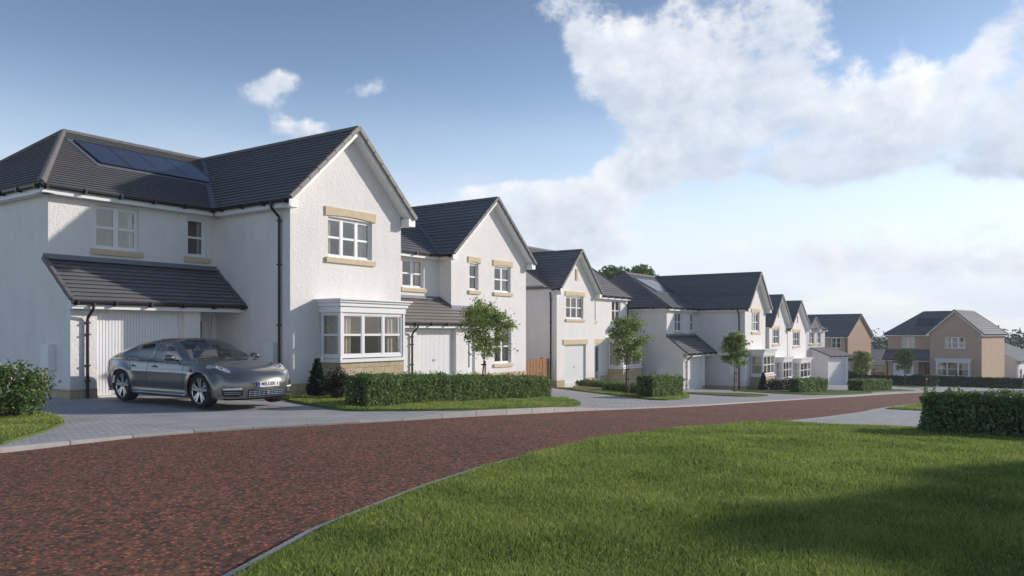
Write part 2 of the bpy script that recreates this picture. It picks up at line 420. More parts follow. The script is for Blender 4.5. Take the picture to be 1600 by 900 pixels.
# ------------------------------------------------------------ ground materials
def grass_ground(N, p, v):
    t = N.n('ShaderNodeTexNoise', ins={'Vector': v, 'Scale': .35, 'Detail': 6.0, 'Roughness': .6})
    t2 = N.n('ShaderNodeTexNoise', ins={'Vector': v, 'Scale': 30.0, 'Detail': 4.0, 'Roughness': .7})
    f = N.m('ADD', N.m('MULTIPLY', t.outputs[0], .5), N.m('MULTIPLY', t2.outputs[0], .5))
    N.l(N.ramp(f, [(.3, (.06, .09, .025)), (.5, (.12, .165, .045)), (.7, (.20, .23, .07))]), p.inputs['Base Color'])
    b = N.n('ShaderNodeBump', ins={'Strength': .9, 'Distance': .04, 'Height': t2.outputs[0]}); N.l(b.outputs[0], p.inputs['Normal'])
M['grass_ground'] = mat('grass turf', (.07, .11, .03), .95, extra=grass_ground, spec=.1)
def road_x(N, p, v):
    vo = N.n('ShaderNodeTexVoronoi', feature='F1', ins={'Vector': v, 'Scale': 26.0, 'Randomness': 1.0})
    t = N.n('ShaderNodeTexNoise', ins={'Vector': v, 'Scale': 110.0, 'Detail': 3.0, 'Roughness': .7})
    big = N.n('ShaderNodeTexNoise', ins={'Vector': v, 'Scale': .5, 'Detail': 5.0, 'Roughness': .6})
    sepc = N.n('ShaderNodeSeparateColor', ins={0: vo.outputs['Color']})
    chip = N.m('MULTIPLY', N.m('GREATER_THAN', sepc.outputs[0], .55), N.m('LESS_THAN', vo.outputs['Distance'], .40))
    base = N.ramp(N.m('ADD', N.m('MULTIPLY', t.outputs[0], .6), N.m('MULTIPLY', sepc.outputs[1], .4)), [(.3, (.045, .032, .022)), (.5, (.135, .070, .043)), (.8, (.25, .125, .075))])
    chipc = N.ramp(sepc.outputs[2], [(0, (.42, .10, .055)), (1, (.64, .20, .12))])
    c = N.mix(N.m('MULTIPLY', chip, .9), base, chipc)
    f = N.n('ShaderNodeMapRange', ins={0: big.outputs[0], 1: .3, 2: .7, 3: .85, 4: 1.12}).outputs[0]
    N.l(N.mix(1.0, c, N.n('ShaderNodeCombineXYZ', ins={0: f, 1: f, 2: f}).outputs[0], 'MULTIPLY'), p.inputs['Base Color'])
    b = N.n('ShaderNodeBump', ins={'Strength': .8, 'Distance': .008, 'Height': N.m('ADD', t.outputs[0], N.m('MULTIPLY', chip, .3))}); N.l(b.outputs[0], p.inputs['Normal'])
M['road'] = mat('red chipped asphalt', (.13, .07, .06), .85, extra=road_x, spec=.3)
def pave_x(c1, c2, mo):
    def f(N, p, v):
        mp = N.n('ShaderNodeMapping', ins={'Vector': v, 'Rotation': (0, 0, R(-34))})
        br = N.n('ShaderNodeTexBrick', ins={'Vector': mp.outputs[0], 'Color1': (*c1, 1), 'Color2': (*c2, 1), 'Mortar': (*mo, 1), 'Scale': 1.0, 'Mortar Size': .006,
                 'Mortar Smooth': .3, 'Brick Width': .22, 'Row Height': .12, 'Bias': 0.0})
        t = N.n('ShaderNodeTexNoise', ins={'Vector': v, 'Scale': 1.2, 'Detail': 6.0, 'Roughness': .65})
        ff = N.n('ShaderNodeMapRange', ins={0: t.outputs[0], 1: .3, 2: .7, 3: .85, 4: 1.12}).outputs[0]
        N.l(N.mix(1.0, br.outputs[0], N.n('ShaderNodeCombineXYZ', ins={0: ff, 1: ff, 2: ff}).outputs[0], 'MULTIPLY'), p.inputs['Base Color'])
        fine = N.n('ShaderNodeTexNoise', ins={'Vector': v, 'Scale': 90.0, 'Detail': 3.0})
        h = N.m('ADD', N.m('SUBTRACT', 1.0, br.outputs[1]), N.m('MULTIPLY', fine.outputs[0], .15))
        b = N.n('ShaderNodeBump', ins={'Strength': .9, 'Distance': .008, 'Height': h}); N.l(b.outputs[0], p.inputs['Normal'])
    return f
M['paving'] = mat('grey block paving', (.3, .3, .31), .85, extra=pave_x((.385, .375, .365), (.455, .445, .435), (.18, .175, .17)), spec=.25)
M['kerb'] = mat('pale concrete kerb', (.42, .40, .37), .85, vary=(4, .12), bump=(60, .3, .006))
M['asphalt'] = mat('dark asphalt', (.045, .045, .05), .9, vary=(1, .1), bump=(120, .4, .005))
# ------------------------------------------------------------ ground, road, paving, kerbs, lawns
def build_ground():
    mb = MB()
    S = [-60, -20, 0, 8, 8.75, 9.5, 10.25, 11, 11.75, 12.5, 13.25, 14, 20, 30, 46, 80, 115, 200, 500, 1500]
    T = [-1500, -400, -120, -40, 0, 40, 120, 400, 1500]
    idx = {}
    for i, s in enumerate(S):
        for j, t in enumerate(T):
            x, y = FX*s-FY*t, FY*s+FX*t
            n2 = FX*FX+FY*FY; x /= n2; y /= n2
            idx[i, j] = mb.vs([(x, y, g(x, y)-.05)])
    for i in range(len(S)-1):
        for j in range(len(T)-1):
            mb.f.append((idx[i, j+1], idx[i, j], idx[i+1, j], idx[i+1, j+1])); mb.mi.append(0)
    tag(mb.build('ground', M['grass_ground']), kind='structure')
build_ground()
KL = smooth_line([(-12.5, 5.5), (-8.6, 8.3), (-6.68, 10.2), (-5.89, 11.4), (-5.0, 12.25), (-3.82, 13.0), (-2.6, 13.75), (-1.45, 14.75), (-.5, 15.75), (.27, 16.66), (1.59, 18.5), (3.6, 20.95), (5.83, 23.85), (9.88, 29.9), (13.7, 35.6), (17.7, 41.4), (22.2, 47.2), (26.81, 52.8), (33.0, 59.6), (42, 68)])
KR = smooth_line([(-4.0, -3.0), (-2.6, 1.5), (-1.78, 5.0), (-1.55, 6.1), (-1.3, 6.75), (-1.0, 7.55), (-.55, 8.5), (-.1, 9.3), (.85, 10.75), (1.75, 11.95), (3.3, 13.6), (5.04, 15.4), (7.5, 18.6), (10.18, 22.4), (11.56, 24.7), (15.69, 30.6), (20.5, 36.2), (27, 43.5), (36, 52), (46, 60)])
road_pts = KL+KR[::-1]
sheet('road', road_pts, 0.0, M['road'])
def kerb(name, line, w, top, side, m=M['kerb']):
    if not callable(top): _t = top; top = lambda p: _t
    mb = MB()
    acc = 0.0; start = Vector((*line[0], 0)); pts = [Vector((*p, 0)) for p in line]
    # resample at 0.9 m
    rs = [pts[0]]; need = .9
    for a, b in zip(pts, pts[1:]):
        L = (b-a).length; t = 0.0
        while L-t >= need:
            t += need; rs.append(a+(b-a)*(t/L)); need = .9
        need -= (L-t)
    for a, b in zip(rs, rs[1:]):
        d = (b-a).normalized(); nrm = Vector((-d.y, d.x, 0))*side
        a2 = a+d*.004; b2 = b-d*.004
        q = []
        for z in (-.15, None):
            for p, r_ in ((a2, a2), (b2, b2), (b2+nrm*w, b2), (a2+nrm*w, a2)): q.append(Vector((p.x, p.y, g(p.x, p.y)+(top(r_) if z is None else z))))
        mb.hexa(q)
    o = mb.build(name, m)
    bv = o.modifiers.new('edge', 'BEVEL'); bv.width = .008; bv.segments = 2
    tag(o, kind='structure'); return o
def kerb_top(p):   # dropped across the drives, full height along the lawns
    f = lambda a, b, x: min(1, max(0, (x-a)/(b-a)))
    t = .04+.05*(1-f(-7.4, -5.6, p.x))
    t += .075*f(-1.9, -.9, p.x)*(1-f(1.1, 2.3, p.x))
    t += .04*f(15, 17, p.x)*(1-f(25, 27, p.x))
    return t
kerb('kerb', KL[6:], .13, kerb_top, 1)
M['kerb_dull'] = mat('worn concrete kerb', (.30, .29, .27), .9, vary=(4, .15), bump=(60, .3, .006))
kerb('kerb', KR[4:], .085, .06, -1, M['kerb_dull'])
# block paving between the road and the houses, drives included
BACK = [(50, 74), (34, 95), (10, 75), (-6, 60), (-25, 38), (-30, 14)]
sheet('pavement', [(x-.12*.8, y+.12*.6) for x, y in KL]+BACK, .034, M['paving'])
sheet('pavement', [(5.04, 15.45), (7.5, 18.65), (10.1, 22.4), (11.5, 24.75), (13.2, 23.6), (12.0, 19.5), (10.6, 16.4), (8.2, 15.1)], .05, M['paving'])
sheet('road', [(29.8, 56.2), (42, 68.4), (62, 82), (80, 70), (50, 45), (31, 47)], .012, M['asphalt'])
sheet('pavement', [(30, 62), (42, 74), (60, 88), (80, 92), (80, 86), (60, 81.5), (43.5, 71)], .058, M['paving'])

LAWNS = {
 'A': smooth_line([(-5.2, 18.3), (-4.4, 17.1), (-3.35, 15.85), (-2.4, 16.0), (-1.0, 16.7), (.55, 18.3), (1.66, 20.2), (1.9, 21.6)], 4)+[(1.75, 24.5), (-1.3, 29.6), (-5.35, 22.4), (-6.1, 20.2)],
 'B': [(-15, 6), (-9.0, 9.0), (-7.0, 10.75), (-7.2, 12.0), (-7.55, 13.2), (-8.1, 14.0), (-9.2, 14.7), (-16, 15.5)],
 'C': [(1.7, 42.4), (3.0, 35), (4.75, 26.5), (5.25, 26.6), (6.0, 27.8), (6.7, 29.6), (7.6, 33.5), (8.2, 39.5), (7.6, 48), (2.6, 41.8)],
 'D': smooth_line([(7.6, 36.9), (9.5, 34.4), (11.0, 35.0), (12.3, 37.6), (12.0, 39.4), (9.5, 39.0), (7.6, 36.9)], 4)[:-1],
 'E': [(13.3, 47.6), (13.4, 45.0), (14.5, 42.3), (16.3, 41.8), (19.6, 45.3), (22.6, 49.0), (22.9, 51.2), (21.5, 54.5), (17.5, 52.2)],
 'F': [(22.2, 52.0), (23.5, 51.2), (26.5, 54.6), (30.0, 58.2), (30.2, 60.5), (27.6, 60.0)],
 'G': [(36, 70), (39.5, 73), (41.0, 77), (40, 80), (36, 80)],
 'H': [(42.5, 78), (46.5, 77), (60, 84), (60, 88), (48.5, 79.3), (44.3, 82.8)],
 'R': [(x+.085, y-.053) for x, y in KR[:67]]+[(5.3, 15.25), (7.0, 15.0), (8.4, 14.9), (10.8, 15.8), (14, 17), (30, 14), (30, -6), (-3.0, -6)],
 'S': [(11.75, 24.6), (15.85, 30.5), (20.6, 36.0), (28, 34), (19, 22), (13.4, 23.9)],
}
for k, p in LAWNS.items():
    sheet('lawn', p, .075, M['grass_ground'], skirt=.12)

M['blade'] = None
def blade_mat():
    m = bpy.data.materials.new('grass blade'); m.use_nodes = True
    N = NT(m.node_tree); out = N.n('ShaderNodeOutputMaterial')
    gg = N.n('ShaderNodeNewGeometry'); tc = N.n('ShaderNodeTexCoord')
    t = N.n('ShaderNodeTexNoise', ins={'Vector': tc.outputs['Object'], 'Scale': .8, 'Detail': 7.0, 'Roughness': .68})
    f = N.m('ADD', N.m('MULTIPLY', gg.outputs['Random Per Island'], .38), N.m('MULTIPLY', N.m('ADD', N.m('MULTIPLY', N.m('SUBTRACT', t.outputs[0], .5), 1.5), .5), .62))
    c = N.ramp(f, [(.2, (.12, .19, .045)), (.45, (.25, .34, .08)), (.68, (.42, .48, .13)), (.9, (.60, .56, .24))])
    p = N.n('ShaderNodeBsdfPrincipled', ins={'Base Color': c, 'Roughness': .6, 'Specular IOR Level': .25})
    tl = N.n('ShaderNodeBsdfTranslucent', ins={'Color': c})
    ms = N.n('ShaderNodeMixShader', ins={0: .35})
    N.l(p.outputs[0], ms.inputs[1]); N.l(tl.outputs[0], ms.inputs[2]); N.l(ms.outputs[0], out.inputs[0]); return m
M['blade'] = blade_mat()
def inside(px, py, poly):
    c = np.zeros(len(px), bool); n = len(poly); j = n-1
    for i in range(n):
        xi, yi = poly[i]; xj, yj = poly[j]
        if yi != yj: c ^= ((yi > py) != (yj > py)) & (px < (xj-xi)*(py-yi)/(yj-yi)+xi)
        j = i
    return c
def grass(poly, dens_fn, n_try, box, hh, label):
    x = rng.uniform(box[0], box[2], n_try); y = rng.uniform(box[1], box[3], n_try)
    k = inside(x+.03, y, poly) & inside(x-.05, y+.03, poly) & (rng.random(n_try) < dens_fn(x, y)); x = x[k]; y = y[k]; n = len(x)
    if n == 0: return
    cl = np.array([noise.noise(Vector((a*1.3, b*1.3, 0))) for a, b in zip(x[::1], y[::1])])
    h = rng.uniform(.5, 1.35, n)*hh*(1+.75*cl); w = rng.uniform(.0018, .0032, n)*np.clip(np.hypot(x, y)/6, 1, 4)
    a = rng.uniform(0, 2*math.pi, n); ln = rng.uniform(.1, .75, n)*h; b = rng.uniform(0, 2*math.pi, n)
    z = g_np(x, y)+.07
    dx, dy = np.cos(a)*w, np.sin(a)*w; lx, ly = np.cos(b)*ln, np.sin(b)*ln
    V = np.empty((n, 5, 3))
    V[:, 0] = np.stack([x-dx, y-dy, z], 1); V[:, 1] = np.stack([x+dx, y+dy, z], 1)
    V[:, 2] = np.stack([x+dx*.8+lx*.35, y+dy*.8+ly*.35, z+h*.6], 1)
    V[:, 3] = np.stack([x+lx, y+ly, z+h], 1)
    V[:, 4] = np.stack([x-dx*.8+lx*.35, y-dy*.8+ly*.35, z+h*.6], 1)
    o = quads_mesh('grass', V.reshape(-1, 3), M['blade'], per=5)
    tag(o, kind='stuff', label=label)
grass(LAWNS['R'], lambda x, y: np.clip((6.0/np.hypot(x, y))**1.7, 0, 1)*(np.abs(x/np.maximum(y, .1)) < .75), 2100000, (-2.5, 4.3, 13, 17.5), .046, 'blades of the big lawn in the foreground')
grass(LAWNS['A'], lambda x, y: x*0+1, 90000, (-6.2, 15.6, 2, 26), .05, 'blades of the lawn before the first house')
grass(LAWNS['B'], lambda x, y: x*0+1, 80000, (-10.5, 9, -7, 15.5), .05, 'blades of the small lawn under the left bush')
grass(LAWNS['C'], lambda x, y: x*0+1, 50000, (2, 26, 8, 36), .05, 'blades of the lawn before the third house')
grass(LAWNS['S'], lambda x, y: x*0+1, 40000, (11, 23, 20, 34), .05, 'blades of the lawn behind the right hedge')
# ------------------------------------------------------------ house components (all in the house's own frame: x along the front, y to the back)
UX, UY, UZ = Vector((1, 0, 0)), Vector((0, 1, 0)), Vector((0, 0, 1))
def V3(x, y, z=0.0): return Vector((x, y, z))
ROOM = ['interior', 'interior_dark', 'interior_lit']

def glazing(mb, o, u, n, a0, a1, z0, z1, lights, back, fw=.055, transom=True, dep=.06):
    """frame, mullions and transom bars; 'back' is the distance of the frame's face behind the wall face"""
    f0, f1 = -back-dep, -back
    mb.fb(o, u, n, a0, a0+fw, f0, f1, z0, z1); mb.fb(o, u, n, a1-fw, a1, f0, f1, z0, z1)
    mb.fb(o, u, n, a0+fw, a1-fw, f0, f1-.002, z0, z0+fw*1.25); mb.fb(o, u, n, a0+fw, a1-fw, f0, f1-.002, z1-fw, z1)
    W = (a1-a0)/lights
    for i in range(1, lights):
        mb.fb(o, u, n, a0+W*i-.042, a0+W*i+.042, f0, f1-.004, z0+fw*1.25, z1-fw)
    # sashes
    for i in range(lights):
        s0 = a0+W*i+(fw if i == 0 else .042); s1 = a0+W*(i+1)-(fw if i == lights-1 else .042)
        sw = .028
        zb, zt = z0+fw*1.25, z1-fw
        mb.fb(o, u, n, s0, s0+sw, f0+.01, f1-.014, zb, zt); mb.fb(o, u, n, s1-sw, s1, f0+.01, f1-.014, zb, zt)
        mb.fb(o, u, n, s0+sw, s1-sw, f0+.01, f1-.016, zb, zb+sw); mb.fb(o, u, n, s0+sw, s1-sw, f0+.01, f1-.016, zt-sw, zt)
        if transom:
            zm = (zb+zt)/2; mb.fb(o, u, n, s0+sw, s1-sw, f0+.01, f1-.018, zm-.03, zm+.03)
def curtain_mesh(mb, o, u, n, a0, a1, d, z0, z1):
    k = max(6, int((a1-a0)/.03)); prev = None
    for i in range(k+1):
        a = a0+(a1-a0)*i/k; dd = d+.022*math.sin(a*38+z0)+.01*math.sin(a*91)
        p = (o+u*a+n*dd+UZ*z0, o+u*a+n*dd+UZ*z1)
        if prev: mb.poly([prev[0], p[0], p[1], prev[1]])
        prev = p
def window(par, o, u, n, a0, z0, a1, z1, lights=2, sill=True, lintel=False, back=.08, room=0, curt=.2, blind=0.0, trim='sand', transom=True, depth=1.5, full_curtain=False, label=None):
    mb = MB(); glazing(mb, o, u, n, a0, a1, z0, z1, lights, back, transom=transom)
    w = mb.build('window', M['upvc'], par, label=label)
    g_ = MB(); d = -back-.035
    g_.poly([o+u*(a0+.03)+n*d+UZ*(z0+.04), o+u*(a1-.03)+n*d+UZ*(z0+.04), o+u*(a1-.03)+n*d+UZ*(z1-.03), o+u*(a0+.03)+n*d+UZ*(z1-.03)])
    g_.build('glass_pane', M['glass'], w)
    c = MB(); W = a1-a0
    if room == 2: curt = .13
    if full_curtain: curtain_mesh(c, o, u, n, a0, a1, -back-.16, z0, z1)
    else:
        curtain_mesh(c, o, u, n, a0-.02, a0+W*curt, -back-.18, z0, z1+.02); curtain_mesh(c, o, u, n, a1-W*curt, a1+.02, -back-.18, z0, z1+.02)
    c.build('curtain', M['curtain'], w)
    if blind:
        b = MB(); b.poly([o+u*a0+n*(-back-.12)+UZ*(z1-(z1-z0)*blind), o+u*a1+n*(-back-.12)+UZ*(z1-(z1-z0)*blind), o+u*a1+n*(-back-.12)+UZ*z1, o+u*a0+n*(-back-.12)+UZ*z1])
        b.build('blind', M['blind'], w)
    r = MB(); e = .35; f0, f1 = -back-.26, -back-.26-depth
    P = lambda a, dd, z: o+u*a+n*dd+UZ*z
    A0, A1, Z0, Z1 = a0-e, a1+e, z0-.5, z1+.12
    r.poly([P(A0, f1, Z0), P(A1, f1, Z0), P(A1, f1, Z1), P(A0, f1, Z1)])
    r.poly([P(A0, f0, Z0), P(A0, f1, Z0), P(A0, f1, Z1), P(A0, f0, Z1)]); r.poly([P(A1, f0, Z0), P(A1, f1, Z0), P(A1, f1, Z1), P(A1, f0, Z1)])
    r.poly([P(A0, f0, Z1), P(A1, f0, Z1), P(A1, f1, Z1), P(A0, f1, Z1)]); r.poly([P(A0, f0, Z0), P(A1, f0, Z0), P(A1, f1, Z0), P(A0, f1, Z0)])
    r.build('room', M[ROOM[room]], w)
    if sill:
        s = MB(); s.fb(o, u, n, a0-.1, a1+.1, -back+.005, .07, z0-.15, z0-.008)
        s.build('sill', M[trim], w)
        s2 = MB(); s2.fb(o, u, n, a0-.02, a1+.02, -back+.001, .035, z0-.007, z0+.018); s2.build('sill_board', M['upvc'], w)
    if lintel:
        l = MB(); k = 10; aa, ab = a0-.12, a1+.12
        fr, bk = .045, -back
        for i in range(k):
            t0, t1 = i/k, (i+1)/k
            x0, x1 = aa+(ab-aa)*t0, aa+(ab-aa)*t1
            arc = lambda t: .055*(1-(2*t-1)**2)
            l.hexa([o+u*x0+n*fr+UZ*(z1+.01+arc(t0)), o+u*x1+n*fr+UZ*(z1+.01+arc(t1)), o+u*x1+n*bk+UZ*(z1+.01+arc(t1)), o+u*x0+n*bk+UZ*(z1+.01+arc(t0)),
                    o+u*x0+n*fr+UZ*(z1+.27), o+u*x1+n*fr+UZ*(z1+.27), o+u*x1+n*bk+UZ*(z1+.27), o+u*x0+n*bk+UZ*(z1+.27)])
        l.build('lintel', M[trim], w)
    return w

def tiles(mb, poly, gauge, lift=.044):
    """courses of tiles over a planar convex polygon, each with a real step at its lower edge"""
    P = [Vector(p) for p in poly]
    nrm = (P[1]-P[0]).cross(P[2]-P[0]).normalized()
    if nrm.z < 0: nrm = -nrm
    up = (UZ-nrm*nrm.z).normalized(); t_ = [p.dot(up) for p in P]; t0, t1 = min(t_), max(t_)
    k = max(1, int(math.ceil((t1-t0)/gauge)))
    for i in range(k):
        a, b = t0+i*gauge, min(t1, t0+(i+1)*gauge)
        q = clip(P, lambda p: p.dot(up)-a); q = clip(q, lambda p: b-p.dot(up)) if len(q) > 2 else q
        if len(q) < 3: continue
        off = lambda p: nrm*(lift*(1-(p.dot(up)-a)/gauge)+.002)
        ov_ = .022 if i else .012
        mb.poly([p+off(p)-(up*ov_ if abs(p.dot(up)-a) < 1e-4 else up*0) for p in q])
        low = [p-up*ov_ for p in q if abs(p.dot(up)-a) < 1e-4]
        if len(low) >= 2:
            low.sort(key=lambda p: (p.x, p.y)); p, q2 = low[0], low[-1]
            lp = nrm*(lift-.013) if i else nrm*-.02
            if i: mb.poly([p+up*ov_+lp, q2+up*ov_+lp, q2+up*ov_-nrm*.004, p+up*ov_-nrm*.004])
            if i: mb.poly([p+lp, q2+lp, q2+up*(ov_+.002)+lp, p+up*(ov_+.002)+lp])
            mb.poly([p+nrm*(lift+.002), q2+nrm*(lift+.002), q2+lp, p+lp])
def ridge_line(mb, p0, p1, w=.24, h=.07, step=.42):
    p0, p1 = Vector(p0), Vector(p1); L = (p1-p0).length; k = max(1, round(L/step)); d = (p1-p0).normalized()
    s_ = d.cross(UZ).normalized(); u_ = s_.cross(d).normalized()
    if u_.z < 0: u_ = -u_
    for i in range(k):
        a = p0+d*(L*i/k+.004); b = p0+d*(L*(i+1)/k-.004)
        prof = [(-w/2, -.05), (-w*.28, .035), (-w*.1, h), (w*.1, h), (w*.28, .035), (w/2, -.05)]
        ia = mb.vs([a+s_*x+u_*z for x, z in prof]); ib = mb.vs([b+s_*x+u_*z for x, z in prof])
        for j in range(5): mb.f.append((ia+j, ia+j+1, ib+j+1, ib+j)); mb.mi.append(mb.cur)
        mb.f.append(tuple(ia+j for j in range(6))); mb.mi.append(mb.cur)
        mb.f.append(tuple(ib+j for j in reversed(range(6)))); mb.mi.append(mb.cur)
def verge_caps(mb, p0, p1, out, step=.4, w=.1, h=.13):
    """dry-verge units stepped up a rake; 'out' is the outward horizontal normal"""
    p0, p1 = Vector(p0), Vector(p1); L = (p1-p0).length; k = max(1, round(L/step)); d = (p1-p0).normalized()
    for i in range(k):
        a = p0+d*(L*i/k+.006); b = p0+d*(L*(i+1)/k-.006)
        mb.beam(a+UZ*.012, b-UZ*.004, w, h, up=UZ)
def eave(fm, gm, p0, p1, inward, over=.3, drop=.2, brackets=True):
    """fascia + soffit into fm, gutter into gm, along the eave line p0->p1 (at roof edge height)"""
    p0, p1 = Vector(p0), Vector(p1); d = (p1-p0); L = d.length; d.normalize(); inn = Vector(inward)
    O = p0
    def bx(m_, a0, a1, i0, i1, z0, z1):
        m_.hexa([O+d*a0+inn*i0+UZ*z0, O+d*a1+inn*i0+UZ*z0, O+d*a1+inn*i1+UZ*z0, O+d*a0+inn*i1+UZ*z0,
                 O+d*a0+inn*i0+UZ*z1, O+d*a1+inn*i0+UZ*z1, O+d*a1+inn*i1+UZ*z1, O+d*a0+inn*i1+UZ*z1])
    bx(fm, 0, L, .03, .055, -drop, -.015); bx(fm, 0, L, .056, over+.01, -drop+.012, -drop+.03)
    if gm is not None:
        prof = [(-.085, -.01), (-.08, -.055), (-.05, -.085), (-.01, -.085), (.02, -.055), (.028, -.01)]
        ia = gm.vs([O+inn*x+UZ*(z) for x, z in prof]); ib = gm.vs([O+d*L+inn*x+UZ*(z) for x, z in prof])
        for j in range(5): gm.f.append((ia+j, ia+j+1, ib+j+1, ib+j)); gm.mi.append(0)
        gm.f.append((ia, ia+5, ib+5, ib)); gm.mi.append(0)
        if brackets:
            k = int(L/.9)
            for i in range(k+1):
                a = min(L-.05, .1+i*.9); bx(gm, a-.025, a+.025, -.115, .05, -.115, .004)
def downpipe(par, x, y, z0, z1, out, kick=.28, name='downpipe', jog=None):
    """pipe standing just off the wall; out = outward unit vector of the wall"""
    out = Vector(out); b = V3(x, y)+out*.07; e = b+out*kick
    mb = MB()
    pts = [e+UZ*z1, e+UZ*(z1-.1), e+UZ*(z1-.14)-out*.02, b+UZ*(z1-.33)+out*.02, b+UZ*(z1-.38), b+UZ*z0]
    mb.tube(pts, .037, 10)
    for z in (z0+.45, z0+(z1-z0)*.36, z0+(z1-z0)*.68, z1-.45):
        if z < z1-.4: mb.box(b.x-.05, b.y-.05, z-.018, b.x+.05, b.y+.05, z+.018)
    mb.tube([e+UZ*(z1-.06), e+UZ*(z1+.005)], .05, 10)
    return mb.build(name, M['black'], par, smooth=False)
def rake(fm, p0, p1, out, drop=.2):
    """bargeboard hanging from a rake, with sloping soffit back to the wall"""
    p0, p1, out = Vector(p0), Vector(p1), Vector(out)
    A, B_ = p0-out*.02, p1-out*.02
    fm.hexa([A-UZ*drop, B_-UZ*drop, B_-out*.028-UZ*drop, A-out*.028-UZ*drop, A-UZ*.015, B_-UZ*.015, B_-out*.028-UZ*.015, A-out*.028-UZ*.015])
    C, D = A-out*.029, B_-out*.029; e = out*.32; dz = UZ*(-drop+.05)
    fm.hexa([C+dz-UZ*.015, D+dz-UZ*.015, D-e+dz-UZ*.015, C-e+dz-UZ*.015, C+dz, D+dz, D-e+dz, C-e+dz])
def bay(par, o, a0, a1, p, zs, zt, ztop, lights=3, stone='stone', roofm='upvc', room=0, side=True, corn=.16):
    """square bay standing p proud of a wall whose outer face is y = o.y; front normal -y"""
    n = -UY; u = UX; O = Vector(o)
    mb = MB()
    glazing(mb, O+n*p, u, n, a0+.07, a1-.07, zs, zt, lights, .03, fw=.07)
    for a in (a0, a1-.07): mb.fb(O, u, n, a, a+.07, p-.07, p, zs-.05, ztop-.3)
    if side:
        # left face: u' runs from the wall to the corner
        glazing(mb, O+u*a0, n, -u, .04, p-.07, zs, zt, 1, .03, fw=.06)
        glazing(mb, O+u*a1, n, u, .04, p-.07, zs, zt, 1, .03, fw=.06)
    for (z0, z1, e) in ((zs-.12, zs-.03, .045), (zt+.002, ztop-.2, .02), (ztop-.2, ztop-.1, .07), (ztop-.099, ztop-.04, .12), (ztop-.039, ztop, .17)):
        mb.fb(O, u, n, a0-e, a1+e, .002, p+e, z0, z1)
    b = mb.build('bay_window', M['upvc'], par)
    g_ = MB(); d = p-.065
    g_.poly([O+u*(a0+.08)+n*d+UZ*zs, O+u*(a1-.08)+n*d+UZ*zs, O+u*(a1-.08)+n*d+UZ*zt, O+u*(a0+.08)+n*d+UZ*zt])
    for a, s in ((a0+.065, 1), (a1-.065, -1)): g_.poly([O+u*a+n*.06+UZ*zs, O+u*a+n*(p-.08)+UZ*zs, O+u*a+n*(p-.08)+UZ*zt, O+u*a+n*.06+UZ*zt])
    g_.build('glass_pane', M['glass'], b)
    s = MB(); s.fb(O, u, n, a0+.02, a1-.02, .0, p-.02, -.8, zs-.121); s.build('stone_base', M[stone], b)
    c = MB(); W = (a1-a0)
    curtain_mesh(c, O, u, n, a0+.12, a0+W*.2, p-.17, zs, zt); curtain_mesh(c, O, u, n, a1-W*.24, a1-.12, p-.17, zs, zt)
    curtain_mesh(c, O+u*(a0+.16), n, -u, .004, p-.2, 0, zs, zt); curtain_mesh(c, O+u*(a1-.16), n, -u, .004, p-.2, 0, zs, zt)
    c.build('curtain', M['curtain'], b)
    r = MB(); A0, A1, Z0, Z1 = a0+.13, a1-.13, zs-.02, zt; f0, f1 = -.13, -2.2
    P = lambda a, dd, z: O+u*a+n*dd+UZ*z
    r.poly([P(A0, f1, Z0), P(A1, f1, Z0), P(A1, f1, Z1), P(A0, f1, Z1)])
    r.poly([P(A0, f0, Z0), P(A0, f1, Z0), P(A0, f1, Z1), P(A0, f0, Z1)]); r.poly([P(A1, f0, Z0), P(A1, f1, Z0), P(A1, f1, Z1), P(A1, f0, Z1)])
    r.poly([P(A0, f0, Z1), P(A1, f0, Z1), P(A1, f1, Z1), P(A0, f1, Z1)]); r.poly([P(A0, f0, Z0), P(A1, f0, Z0), P(A1, f1, Z0), P(A0, f1, Z0)])
    # a sideboard and lamp-like shapes inside, seen dimly
    r.build('room', M[ROOM[room]], b)
    return b
def garage_door(par, o, u, n, a0, a1, z0, z1, back=.12):
    mb = MB(); k = int((a1-a0-.12)/.075); w = (a1-a0-.12)/k
    O = Vector(o)
    mb.fb(O, u, n, a0+.06, a1-.06, -back-.05, -back-.012, z0, z1-.06)
    for i in range(k):   # vertical ribs
        s = a0+.06+w*i; mb.fb(O, u, n, s+.01, s+w-.01, -back-.013, -back, z0+.03, z1-.09)
    d = mb.build('garage_door', M['garage'], par)
    f = MB(); f.fb(O, u, n, a0, a0+.06, -back-.05, -back+.02, z0, z1); f.fb(O, u, n, a1-.06, a1, -back-.05, -back+.02, z0, z1); f.fb(O, u, n, a0+.06, a1-.06, -back-.05, -back+.018, z1-.06, z1)
    f.build('door_frame', M['upvc'], d)
    h = MB(); c = (a0+a1)/2; h.fb(O, u, n, c-.07, c+.07, -back+.002, -back+.03, z0+.85, z0+.885); h.fb(O, u, n, c-.015, c+.015, -back+.031, -back+.05, z0+.82, z0+.92)
    h.build('handle', M['metal'], d)
